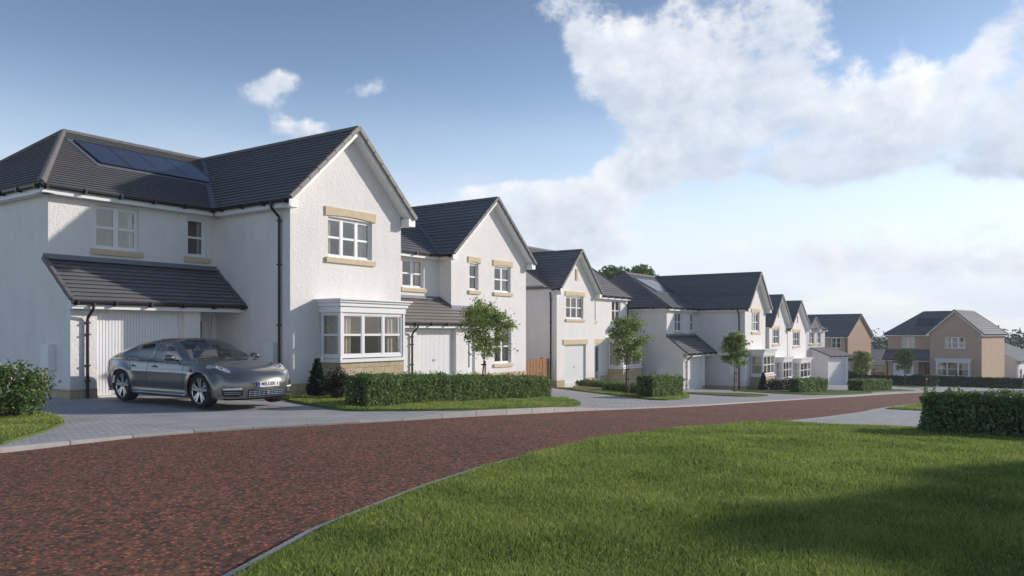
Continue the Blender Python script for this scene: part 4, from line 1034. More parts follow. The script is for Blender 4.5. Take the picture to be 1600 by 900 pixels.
def simple_house(name, P):
    """plain gabled or hipped block; ridge along local y when 'ry', else along x"""
    root = empty(name, P['loc'], P['rz']); tag(root, P['label'], 'house', P.get('group'))
    W, D, zE, zR = P['W'], P['D'], P['zE'], P['zR']; ov = .3; n = -UY; base = -1.2; gp = .3
    mb = MB()
    if P['ry']:
        m = (zR-zE)/(W/2+ov); zw = zE+ov*m-.05
        mb.panel(V3(0, 0), UX, n, [(0, base), (W, base), (W, zw), (W/2, zR-.07), (0, zw)]); mb.panel(V3(0, D), UX, UY, [(0, base), (W, base), (W, zw), (W/2, zR-.07), (0, zw)])
        mb.panel(V3(0, 0), UY, -UX, [(0, base), (D, base), (D, zw), (0, zw)], [(a0, z0, a1, z1) for (a0, z0, a1, z1, l) in P['lw']]); mb.panel(V3(W, 0), UY, UX, [(0, base), (D, base), (D, zw), (0, zw)])
    else:
        m = (zR-zE)/(D/2+ov); zw = zE+ov*m-.05
        mb.panel(V3(0, 0), UY, -UX, [(0, base), (D, base), (D, zw)]+([(D/2, zR-.07)] if not P.get('hip') else [])+[(0, zw)]); mb.panel(V3(W, 0), UY, UX, [(0, base), (D, base), (D, zw)]+([(D/2, zR-.07)] if not P.get('hip') else [])+[(0, zw)])
        mb.panel(V3(0, 0), UX, n, [(0, base), (W, base), (W, zw), (0, zw)], [(a0, z0, a1, z1) for (a0, z0, a1, z1, l) in P.get('fw', [])]); mb.panel(V3(0, D), UX, UY, [(0, base), (W, base), (W, zw), (0, zw)])
    mb.build('wall', M[P['wall']], root)
    rt = MB(); rg = MB(); fm = MB(); gm = MB()
    if P['ry']:
        for a, b in ((-ov, W/2), (W+ov, W/2)): tiles(rt, [(a, -.2, zE), (b, -.2, zR), (b, D+.2, zR), (a, D+.2, zE)], gp)
        ridge_line(rg, (W/2, -.2, zR+.01), (W/2, D+.2, zR+.01))
        for xx in (-ov, W+ov): rake(fm, (xx, -.2, zE), (W/2, -.2, zR), (0, -1, 0), drop=.14); eave(fm, gm, (xx, -.18, zE), (xx, D, zE), (1 if xx < 0 else -1, 0, 0))
        verge_caps(rg, (-ov, -.21, zE+.02), (W/2, -.21, zR+.02), n, w=.06, h=.1); verge_caps(rg, (W+ov, -.21, zE+.02), (W/2, -.21, zR+.02), n, w=.06, h=.1)
    elif P.get('hip'):
        h = P['hip']; ym = D/2
        tiles(rt, [(-ov, -ov, zE), (W+ov, -ov, zE), (W+ov-h, ym, zR), (-ov+h, ym, zR)], gp); tiles(rt, [(-ov, D+ov, zE), (W+ov, D+ov, zE), (W+ov-h, ym, zR), (-ov+h, ym, zR)], gp)
        tiles(rt, [(-ov, -ov, zE), (-ov+h, ym, zR), (-ov, D+ov, zE)], gp); tiles(rt, [(W+ov, -ov, zE), (W+ov-h, ym, zR), (W+ov, D+ov, zE)], gp)
        ridge_line(rg, (-ov+h, ym, zR+.01), (W+ov-h, ym, zR+.01)); eave(fm, gm, (-ov, -ov, zE), (W+ov, -ov, zE), (0, 1, 0))
    else:
        ym = D/2
        for a in (-ov, D+ov): tiles(rt, [(-.1, a, zE), (W+.1, a, zE), (W+.1, ym, zR), (-.1, ym, zR)], gp)
        ridge_line(rg, (-.1, ym, zR+.01), (W+.1, ym, zR+.01)); eave(fm, gm, (-.1, -ov, zE), (W+.1, -ov, zE), (0, 1, 0))
        rake(fm, (-.1, -ov, zE), (-.1, ym, zR), (-1, 0, 0), drop=.14); rake(fm, (-.1, D+ov, zE), (-.1, ym, zR), (-1, 0, 0), drop=.14)
    roof = rt.build('roof', M[P['tile']], root); rg.build('ridge_tiles', M['ridge'], roof)
    fm.build('fascia', M['fascia'], root); gm.build('gutter', M['black'], root)
    for (a0, z0, a1, z1, l) in P.get('lw', []): window(root, V3(0, 0), UY, -UX, a0, z0, a1, z1, l, lintel=False, trim=P['wall'], room=1)
    for (a0, z0, a1, z1, l) in P.get('fw', []): window(root, V3(0, 0), UX, n, a0, z0, a1, z1, l, lintel=False, trim=P['wall'], room=1)
    return root
h8 = simple_house('house', dict(loc=(37.8, 88, -3.8), rz=R(45), W=6.8, D=12, zE=5.0, zR=7.5, ry=True, wall='render_tan', tile='tile_dark', lw=[(.78, 3.6, 1.95, 4.8, 2)],
    label='tan house with a sunlit blank gable behind the forward garage'))
pc = MB(); pc.fb(V3(0, 0), UX, -UY, .0, 1.3, .005, .7, 2.35, 2.45); h8c = pc.build('porch_canopy', M['asphalt'], h8)
front_door(h8, V3(0, -.08), UX, -UY, .15, 1.15, -.1, 2.1, 'door', back=.04)
downpipe(h8, 0, .2, -.5, 4.95, (-1, 0, 0), kick=.22)
h10 = simple_house('house', dict(loc=(56.8, 88, -5.0), rz=RZ-R(8), W=16, D=9, zE=3.35, zR=5.5, ry=False, wall='render_white', tile='tile_light', fw=[(1.6, 1.1, 3.2, 2.4, 2)],
    label='single-storey white house with a dark roof behind a brown fence'))
downpipe(h10, .25, 0, -.2, 3.3, (0, -1, 0), kick=.27)
h11 = simple_house('house', dict(loc=(52.3, 119, -5.8), rz=R(10), W=13, D=8, zE=2.45, zR=4.75, ry=False, hip=3.5, wall='render_cream', tile='tile_pale', fw=[(2, .9, 3.6, 2.0, 2)],
    label='low house with a pale tiled hip roof seen between the two tan houses'))
# ------------------------------------------------------------ plants
M['leaf'] = leaf_mat('hedge leaf', (.07, .12, .035), (.16, .245, .07), (.32, .40, .15), .35)
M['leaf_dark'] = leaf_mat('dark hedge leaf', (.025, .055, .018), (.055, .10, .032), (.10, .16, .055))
M['leaf_mid'] = leaf_mat('glossy hedge leaf', (.07, .12, .04), (.15, .23, .08), (.34, .40, .20), .35)
M['leaf_tree'] = leaf_mat('tree leaf', (.10, .155, .04), (.21, .30, .08), (.38, .45, .15), .5)
M['leaf_bush'] = leaf_mat('bush leaf', (.045, .09, .025), (.11, .18, .045), (.28, .34, .12), .3)
M['leaf_con'] = leaf_mat('conifer needle', (.006, .016, .008), (.014, .032, .014), (.03, .055, .022), .1)
M['leaf_shrub'] = leaf_mat('dark shrub leaf', (.012, .022, .010), (.035, .045, .016), (.09, .06, .025), .15)
M['leaf_purple'] = leaf_mat('purple flower', (.10, .02, .07), (.28, .07, .22), (.45, .2, .4), .3)
M['blossom'] = mat('cream blossom', (.7, .66, .5), .7)
M['core'] = mat('dark hedge core', (.018, .022, .010), .95)  # solid dark filler behind the hedge leaves
M['bark'] = mat('young bark', (.12, .105, .085), .9, vary=(20, .35), bump=(40, .6, .01))
M['wood_stake'] = mat('tree stake', (.42, .26, .13), .8, vary=(10, .2))

def leafquads(C, size, flat=0.0, asp=1.7, up=.35):
    """one kite-shaped leaf round every centre"""
    n = len(C); s = size*rng.uniform(.65, 1.35, n)
    a = rng.normal(size=(n, 3)); a /= np.linalg.norm(a, axis=1)[:, None]
    nn = rng.normal(size=(n, 3)); nn[:, 2] += up*2; nn -= a*(nn*a).sum(1)[:, None]; nn /= np.linalg.norm(nn, axis=1)[:, None]
    b = np.cross(nn, a)
    s = s[:, None]
    V = np.empty((n, 4, 3))
    V[:, 0] = C-a*s*.5*asp; V[:, 1] = C+b*s*.42-a*s*.05+nn*s*.12; V[:, 2] = C+a*s*.5*asp; V[:, 3] = C-b*s*.42-a*s*.05+nn*s*.12
    return V
def nfield(P, f, seed=0):
    return np.array([noise.noise(Vector((p[0]*f+seed, p[1]*f, p[2]*f))) for p in P])
def hedge(name, p0, p1, depth, h, n, leaf, mats, label, cat='hedge', group=None, shoots=0, round_=.12, zoff=0.0, blossoms=0, core=True, rough=.1):
    """clipped hedge between two ground points; depth is measured to the back (left normal of p0->p1)"""
    p0, p1 = Vector((*p0, 0)), Vector((*p1, 0)); d = (p1-p0); L = d.length; d.normalize(); q = Vector((-d.y, d.x, 0))
    n3 = int(n)
    # points near the surface of a rounded box
    a = rng.uniform(0, L, n3); b = rng.uniform(0, depth, n3); z = rng.uniform(0.02, h, n3)
    wts = np.array([L*h, L*h, depth*h, depth*h, L*depth*1.1]); f = rng.choice(5, n3, p=wts/wts.sum())
    t = np.abs(rng.normal(0, .055, n3))
    b = np.where(f == 0, t, b); b = np.where(f == 1, depth-t, b); a = np.where(f == 2, t, a); a = np.where(f == 3, L-t, a); z = np.where(f == 4, h-t, z)
    # round the top edges and ends
    for (c, lo, hi) in ((0, 0, depth), (1, 0, L)):
        u = b if c == 0 else a
        e = np.minimum(u-lo, hi-u); k = np.clip(1-e/round_, 0, 1); z = np.where(z > h-round_, z-(k**2)*round_*.8*((z-h+round_)/round_), z)
    P = np.stack([p0.x+d.x*a+q.x*b, p0.y+d.y*a+q.y*b, z], 1)
    w1 = nfield(P, 2.6, 3.1); w2 = nfield(P, 7.0, 9.0)
    off = rough*w1+rough*.5*w2
    cx = np.stack([a-L/2, b-depth/2], 1); cxn = cx/np.maximum(np.abs(cx).max(1)[:, None], .01)
    P[:, 0] += (q.x*np.sign(b-depth/2)*(f < 2)+d.x*np.sign(a-L/2)*((f == 2)|(f == 3)))*off
    P[:, 1] += (q.y*np.sign(b-depth/2)*(f < 2)+d.y*np.sign(a-L/2)*((f == 2)|(f == 3)))*off
    P[:, 2] += (f == 4)*off*1.1
    P[:, 2] = np.maximum(P[:, 2], .01)+g_np(P[:, 0], P[:, 1])+zoff
    V = [leafquads(P, leaf)]; 
    mi = [np.zeros(len(P), int)]
    if shoots:
        ns = shoots; sa = rng.uniform(0, L, ns); sb = rng.uniform(0, depth, ns); hh = rng.uniform(.04, .16, ns)
        C = []
        for i in range(ns):
            lean = rng.normal(0, .05, 2)
            for k in range(7):
                zz = h-.03+hh[i]*k/6; x = p0.x+d.x*sa[i]+q.x*sb[i]+lean[0]*k/6; y = p0.y+d.y*sa[i]+q.y*sb[i]+lean[1]*k/6
                C.append((x+rng.normal(0, .012), y+rng.normal(0, .012), zz+g(x, y)+zoff))
        V.append(leafquads(np.array(C), leaf*.9)); mi.append(np.zeros(len(C), int))
    if blossoms:
        C = np.stack([p0.x+d.x*rng.uniform(0, L, blossoms), p0.y+d.y*0+q.y*rng.uniform(0, depth, blossoms), h+rng.uniform(-.08, .14, blossoms)], 1)
        aa = rng.uniform(0, L, blossoms); bb = rng.uniform(0, depth, blossoms)
        C[:, 0] = p0.x+d.x*aa+q.x*bb; C[:, 1] = p0.y+d.y*aa+q.y*bb; C[:, 2] += g_np(C[:, 0], C[:, 1])+zoff
        C = np.repeat(C, 6, 0)+rng.normal(0, .014, (blossoms*6, 3)); V.append(leafquads(C, leaf*.45)); mi.append(np.full(len(C), 1))
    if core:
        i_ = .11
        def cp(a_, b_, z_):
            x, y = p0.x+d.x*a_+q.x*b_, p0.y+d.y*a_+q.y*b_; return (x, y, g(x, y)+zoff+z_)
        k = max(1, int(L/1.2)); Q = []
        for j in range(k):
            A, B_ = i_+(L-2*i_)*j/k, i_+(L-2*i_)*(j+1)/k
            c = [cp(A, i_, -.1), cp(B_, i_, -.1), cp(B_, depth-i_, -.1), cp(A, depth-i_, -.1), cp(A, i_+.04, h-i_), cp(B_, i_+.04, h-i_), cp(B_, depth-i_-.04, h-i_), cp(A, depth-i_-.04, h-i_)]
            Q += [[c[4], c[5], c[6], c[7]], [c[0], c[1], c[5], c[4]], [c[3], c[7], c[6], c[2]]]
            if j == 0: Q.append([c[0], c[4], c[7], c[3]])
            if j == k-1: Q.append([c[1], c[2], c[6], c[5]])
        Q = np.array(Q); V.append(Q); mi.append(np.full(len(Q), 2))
    V = np.concatenate(V).reshape(-1, 3); mi = np.concatenate(mi).astype(np.int32)
    # move the origin to the foot of the hedge
    o0 = np.array([p0.x, p0.y, g(p0.x, p0.y)+zoff])
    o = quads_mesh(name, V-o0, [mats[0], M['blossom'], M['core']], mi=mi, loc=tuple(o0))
    tag(o, label, cat, group)
    return o
HG = 'clipped hedges along the front gardens'
hedge('hedge', (-3.0, 16.3), (1.25, 24.7), .6, .74, 42000, .036, [M['leaf']], 'long clipped green hedge in front of the first two houses', group=HG, shoots=130, rough=.07)
hedge('hedge', (4.98, 27.5), (6.75, 30.8), .62, .84, 14000, .045, [M['leaf']], 'block-shaped clipped hedge at the roadside end of the low hedge', group=HG, shoots=40, rough=.08)
hedge('hedge', (3.2, 39.3), (5.2, 31.2), .9, .46, 12000, .05, [M['leaf']], 'low hedge row behind the second young tree, before the third house', group=HG, shoots=60, rough=.1)
hedge('hedge', (16.6, 45.1), (20.0, 49.5), .62, .85, 8000, .075, [M['leaf']], 'clipped hedge in front of the bay of the fifth house', group=HG, shoots=30, rough=.1)
hedge('hedge', (23.6, 52.6), (28.0, 57.6), 1.0, .8, 7000, .085, [M['leaf']], 'clipped hedge right of the forward garage', group=HG, shoots=20, rough=.1)
DG = 'dark hedges before the far tan houses'
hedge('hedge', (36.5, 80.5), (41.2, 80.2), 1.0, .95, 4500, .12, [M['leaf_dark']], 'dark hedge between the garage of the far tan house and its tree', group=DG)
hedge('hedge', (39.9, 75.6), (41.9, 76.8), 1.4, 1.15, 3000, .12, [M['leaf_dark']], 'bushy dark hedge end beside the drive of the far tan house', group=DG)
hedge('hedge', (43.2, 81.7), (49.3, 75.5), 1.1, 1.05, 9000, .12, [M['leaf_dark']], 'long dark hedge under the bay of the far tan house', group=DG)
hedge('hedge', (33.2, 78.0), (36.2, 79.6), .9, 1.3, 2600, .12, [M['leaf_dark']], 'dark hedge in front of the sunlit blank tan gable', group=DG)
hedge('hedge', (6.98, 13.2), (13.1, 10.3), 1.0, .76, 46000, .042, [M['leaf_mid']], 'dark leafy hedge with cream blossoms, between the big lawn and the paving', shoots=240, blossoms=60, rough=.11)
hedge('shrub', (9.3, 13.35), (13.4, 11.4), .7, .80, 9000, .045, [M['leaf_bush']], 'light green shrub rising just behind the dark blossoming hedge', cat='shrub', shoots=60, blossoms=40, rough=.14)

def bush(name, c, rx, ry, h, n, leaf, lm, label, cat='bush', z0=None, stems=14, flowers=0, fmat=None, base_r=.25):
    x0, y0 = c; zz = g(x0, y0) if z0 is None else z0
    C = []
    # clumps of leaves carried on many small twigs
    K = 90
    for i in range(K):
        u = rng.normal(size=3); u /= np.linalg.norm(u); rr = rng.random()**.4
        wob = 1+.22*noise.noise(Vector(u*2.3)+Vector((x0, y0, 0)))
        p = np.array([u[0]*rx*rr*wob, u[1]*ry*rr*wob, h*.52+u[2]*h*.5*rr*wob])
        m_ = n//K; C.append(p+rng.normal(0, 1, (m_, 3))*np.array([rx, ry, h*.5])*.13)
    C = np.concatenate(C); C = C[C[:, 2] > .02]
    V = leafquads(C, leaf).reshape(-1, 3)
    mats = [lm, M['bark'], fmat or M['blossom']]; mi = [np.zeros(len(V)//4, np.int32)]
    F = np.concatenate([V])
    if flowers:
        u = rng.normal(size=(flowers, 3)); u /= np.linalg.norm(u, axis=1)[:, None]; u[:, 2] = np.abs(u[:, 2])
        P = u*np.array([rx, ry, h*.5])*1.02+np.array([0, 0, h*.52]); P = np.repeat(P, 6, 0)+rng.normal(0, .018, (flowers*6, 3))
        W = leafquads(P, leaf*.6).reshape(-1, 3); F = np.concatenate([F, W]); mi.append(np.full(len(W)//4, 2, np.int32))
    o = quads_mesh(name, F, mats, mi=np.concatenate(mi), loc=(x0, y0, zz))
    tag(o, label, cat)
    t = MB()
    for i in range(stems):
        a = rng.uniform(0, 6.28); r_ = rng.uniform(.3, .8)
        t.tube([(0, 0, -.05), (math.cos(a)*rx*r_*.4, math.sin(a)*ry*r_*.4, h*.35), (math.cos(a)*rx*r_, math.sin(a)*ry*r_, h*.75)], [.012, .008, .003], 5)
    t.build('stem', M['bark'], o)
    return o
bush('bush', (-8.95, 13.75), .70, .62, 1.0, 8500, .042, M['leaf_bush'], 'loose round green bush with pale flowers on the small lawn beside the drive', flowers=60)
bush('shrub', (-4.3, 19.4), .42, .36, .80, 4200, .03, M['leaf_shrub'], 'low dark shrub under the stone base of the nearest bay window', cat='shrub')
def house_pt(O, a, b): return (O[0]+FX*a-FY*b, O[1]+FY*a+FX*b)
O4 = (14.54, 48.8)
q = house_pt(O4, 1.6, -1.45); bush('shrub', q, .75, .6, .75, 2400, .05, M['leaf_shrub'], 'dark low shrub before the stone base of the fourth house', cat='shrub')
q = house_pt(O4, 3.0, -1.6); bush('shrub', q, .6, .5, .7, 1800, .05, M['leaf_shrub'], 'dark low shrub with reddish leaves beside the purple flowers', cat='shrub')
q = house_pt(O4, 4.1, -1.6); bush('flowering_shrub', q, .5, .5, .8, 2000, .05, M['leaf_shrub'], 'small shrub with purple flowers beside the clipped hedge', cat='shrub', flowers=160, fmat=M['leaf_purple'])
def conifer(c, h, r, n, leaf, label, z0=None):
    x0, y0 = c; zz = g(x0, y0)+.07 if z0 is None else z0; C = []; t = MB()
    t.tube([(0, 0, -.05), (0, 0, h)], [.03, .005], 6)
    lay = 17
    for k in range(lay):
        z = .05+(h-.1)*k/lay; R_ = r*(1-(z/h)**1.15)*rng.uniform(.85, 1.12); nb = max(4, int(11*(1-z/h))+3)
        for b in range(nb):
            a = 2*math.pi*b/nb+k*.7+rng.uniform(-.2, .2); tip = np.array([math.cos(a)*R_, math.sin(a)*R_, z+R_*.18])
            t.tube([(0, 0, z), tuple(tip)], [.007, .002], 4, cap=False)
            m_ = max(4, int(n/(lay*9))); s = rng.random(m_)**.7
            C.append(tip*s[:, None]+np.array([0, 0, z])*(1-s[:, None])+rng.normal(0, .018, (m_, 3)))
    C = np.concatenate(C); o = quads_mesh('conifer', leafquads(C, leaf, asp=2.6, up=.1).reshape(-1, 3), M['leaf_con'], loc=(x0, y0, zz))
    tag(o, label, 'conifer'); t.build('trunk', M['bark'], o)
conifer((-4.98, 20.0), 1.05, .30, 7000, .032, 'small dark cone-shaped conifer beside the nearest bay window')
q = house_pt(O4, .1, -1.1); conifer(q, 1.15, .33, 3500, .05, 'small dark cone-shaped conifer beside the bay of the fourth house')

def young_tree(name, c, H, cw, cz0, n, leaf, label, stake=True, seed=1, group='young street trees on the front lawns', lean=(.04, .0), lm=None):
    """slim nursery tree: forked stem, thin limbs, leaf clumps with gaps"""
    rs = np.random.default_rng(seed); x0, y0 = c; zz = g(x0, y0)+.06
    root = empty(name, (x0, y0, zz)); tag(root, label, 'tree', group)
    t = MB(); tips = []
    trunk = [(0, 0, -.1), (lean[0]*.3, lean[1]*.3, H*.25), (lean[0], lean[1], H*.5), (lean[0]*1.3, lean[1]*1.3, H*.78), (lean[0], lean[1], H*.93)]
    r0 = .016*H/3*1.25+.012
    t.tube(trunk, [r0, r0*.85, r0*.6, r0*.32, .004], 8)
    def at(z):
        for a, b in zip(trunk, trunk[1:]):
            if a[2] <= z <= b[2]:
                k = (z-a[2])/(b[2]-a[2]); return np.array(a)*(1-k)+np.array(b)*k
        return np.array(trunk[-1])
    NB = 26
    for i in range(NB):
        z = cz0*.92+(H*.93-cz0*.92)*(i/NB)**.9; a = i*2.4+rs.uniform(-.4, .4)
        f = (z-cz0*.9)/(H-cz0*.9)
        R_ = cw/2*(math.sin(math.pi*min(1, .16+f*.80))**.65)*rs.uniform(.72, 1.12)
        p = at(z); e = p+np.array([math.cos(a)*R_, math.sin(a)*R_, R_*rs.uniform(.25, .8)])
        e[2] = min(e[2], H*1.0-rs.uniform(0, .12))
        mid = (p+e)/2+np.array([0, 0, R_*.12]); t.tube([tuple(p), tuple(mid), tuple(e)], [r0*.28, r0*.16, .003], 5, cap=False)
        tips += [(mid*.4+e*.6, .8), (e, 1.0)]
        for s in range(4):
            u = rs.uniform(.25, .95); b0 = p*(1-u)+e*u+np.array([0, 0, R_*.12*(1-abs(2*u-1))]); b1 = b0+np.array([rs.normal(0, .17), rs.normal(0, .17), rs.normal(.06, .13)])*cw/1.6
            t.tube([tuple(b0), tuple(b1)], [r0*.1, .002], 4, cap=False); tips.append((b1, .9))
    t.build('trunk', M['bark'], root)
    C = []; m_ = n//len(tips)
    for p, w in tips:
        k = int(m_*rs.uniform(.35, 1.5)); C.append(p+rs.normal(0, 1, (k, 3))*np.array([.105, .105, .075])*cw/1.35*w)
    C = np.concatenate(C); C = C[C[:, 2] > cz0*.75]
    quads_mesh('crown', leafquads(C, leaf, up=.25).reshape(-1, 3), lm or M['leaf_tree'], parent=root)
    if stake:
        s = MB(); sx = .11; s.tube([(sx, 0, -.1), (sx, 0, 1.12)], .028, 8); st = s.build('stake', M['wood_stake'], root)
        b = MB()
        for z in (.62, 1.0): b.box(-.035, -.03, z-.02, sx+.035, .03, z+.02)
        b.build('tie', M['black'], root)
    return root
young_tree('street_tree', (-1.0, 26.0), 2.9, 1.6, 1.3, 6200, .055, 'young tree rising behind the long hedge, before the second house', seed=3, lean=(.1, 0))
young_tree('street_tree', (4.55, 31.2), 2.98, 1.5, 1.35, 5600, .06, 'young staked tree beside the low hedge, before the third house', seed=8)
young_tree('street_tree', (12.5, 44.0), 3.15, 1.4, 1.5, 5200, .075, 'young staked tree on the grass island before the fourth house', seed=12)
young_tree('street_tree', (29.0, 64.8), 2.9, 1.4, 1.1, 3600, .1, 'young tree standing in front of the blank tan gable', seed=21, stake=False)
young_tree('street_tree', (39.3, 78.3), 3.5, 1.75, 1.5, 3600, .11, 'young tree in front of the white garage door of the far tan house', seed=27)

def big_tree(c, H, cr, label, n=9000, leaf=.34, z0=None, group=None, seed=5, name='broadleaf_tree', lm=None, group_=None):
    rs = np.random.default_rng(seed); x0, y0 = c; zz = g(x0, y0) if z0 is None else z0
    root = empty(name, (x0, y0, zz)); tag(root, label, 'tree', group)
    t = MB(); t.tube([(0, 0, -.3), (.1, 0, H*.3), (0, .1, H*.6), (0, 0, H*.85)], [H*.028, H*.02, H*.012, .03], 8)
    C = []; 
    for i in range(38):
        u = rs.normal(size=3); u /= np.linalg.norm(u); rr = rs.uniform(.45, .95)
        p = np.array([u[0]*cr*rr, u[1]*cr*rr, H*.62+u[2]*H*.36*rr]); t.tube([(0, 0, min(p[2]*.75, H*.6)), tuple(p)], [H*.006, .02], 5, cap=False)
        s = rs.uniform(.16, .3)*cr; k = n//38; v = rs.normal(size=(k, 3)); v /= np.linalg.norm(v, axis=1)[:, None]; C.append(p+v*s*rs.random((k, 1))**.35*np.array([1.25, 1.25, .9]))
    t.build('trunk', M['bark'], root)
    C = np.concatenate(C); C = C[C[:, 2] > H*.18]
    quads_mesh('crown', leafquads(C, leaf).reshape(-1, 3), lm or M['leaf_tree'], parent=root)
big_tree((13.6, 92), 13.4, 4.6, 'large green tree showing above the roof of the fourth house', z0=-2.6, n=16000, leaf=.26, seed=4, lm=leaf_mat('large tree leaf', (.05, .10, .015), (.11, .18, .03), (.2, .28, .06), .35))  # separate green leaf colour for this tree
# trees across the street, out of frame, whose shade falls over the big lawn
for k, (tx, ty, th) in enumerate(((19.9, 11.2, 7.4), (21.4, 6.2, 8.2), (23.0, 1.2, 8.6), (24.8, -4.4, 9.0))):
    big_tree((tx, ty), th, 3.2, ('broad tree across the street nearest the dark blossoming hedge', 'second broad tree across the street from the dark hedge', 'third broad tree across the street from the dark hedge', 'fourth broad tree across the street from the dark hedge')[k], n=12000, leaf=.22, seed=40+k, group='broad trees across the street')
# wooded edge far behind the last houses
def belt():
    C = []
    for i in range(150):
        x = -40+i*2.6+rng.normal(0, 1.5); y = 168+rng.normal(0, 9)+abs(x-60)*.05; h = rng.uniform(5.6, 7.4); r = rng.uniform(1.8, 3.4)
        k = 330; v = rng.normal(size=(k, 3)); v /= np.linalg.norm(v, axis=1)[:, None]; v *= rng.random((k, 1))**.3
        C.append(np.array([x, y, h*.52])+v*np.array([r, r, h*.5])*(1+.2*rng.normal(size=(k, 1))))
    C = np.concatenate(C); V = leafquads(C, .45).reshape(-1, 3); V[:, 2] += -5.1
    o = quads_mesh('woodland', V, leaf_mat('far tree leaf', (.018, .04, .018), (.035, .065, .025), (.07, .10, .04)))
    tag(o, kind='stuff', label='belt of trees far behind the last houses')
belt()
# ------------------------------------------------------------ fences and small walls
def fence(name, p0, p1, h, label, z0=None, gap=.02, bw=.1, cat='fence', m=None, posts=True, double=False):
    p0, p1 = Vector((*p0, 0)), Vector((*p1, 0)); d = p1-p0; L = d.length; d.normalize(); z = g(p0.x, p0.y) if z0 is None else z0
    root = empty(name, (p0.x, p0.y, z), math.atan2(d.y, d.x)); tag(root, label, cat); m = m or M['timber']
    b = MB(); k = int(L/(bw+gap))
    for i in range(k):
        a = i*(bw+gap); b.box(a+.004, -.035, .05, a+bw, -.014, h+.004*math.sin(i*7.1))
        if double and i < k-1: b.box(a+bw*.6, .052, .05, a+bw*1.6, .07, h-.01)
    b.build('boards', m, root)
    r = MB()
    for zz in (.25, h*.55, h-.22): r.box(0, -.012, zz, L, .05, zz+.08)
    r.build('rails', m, root)
    if posts:
        for i in range(int(L/1.8)+1):
            a = min(L-.06, i*1.8); q = MB(); q.box(a-.045, .002 if not double else -.05, -.3, a+.045, .1, h+.06); q.build('post', m, root)
OH3 = (2.26, 39.5)
gp0 = house_pt(OH3, -2.6, .35); gp1 = house_pt(OH3, -.08, .35)
fence('garden_gate', gp0, gp1, 1.36, 'orange slatted timber gate between the second and third house', z0=-1.08, gap=.035, cat='gate', double=True)
fence('fence', (52.0, 113), (58.5, 110), 1.7, 'brown timber fence below the low pale-roofed house', z0=-5.75)
fence('fence', (55.4, 84.6), (66.0, 92.0), 1.75, 'brown timber fence between the far tan house and the single-storey house', z0=-4.75)
# coursed low stone wall before the third house
sw = MB(); A = Vector((3.0, 37.6, 0)); B_ = Vector((4.15, 35.6, 0)); 
for i in range(4):
    a = A+(B_-A)*(i/4); b = A+(B_-A)*((i+1)/4-.006); za = g(a.x, a.y)+.07
    sw.beam((a.x, a.y, za+.02), (b.x, b.y, g(b.x, b.y)+.09), .16, .26)
o = sw.build('garden_wall', M['sand']); tag(o, 'low buff stone edging at the end of the low hedge', 'garden wall')
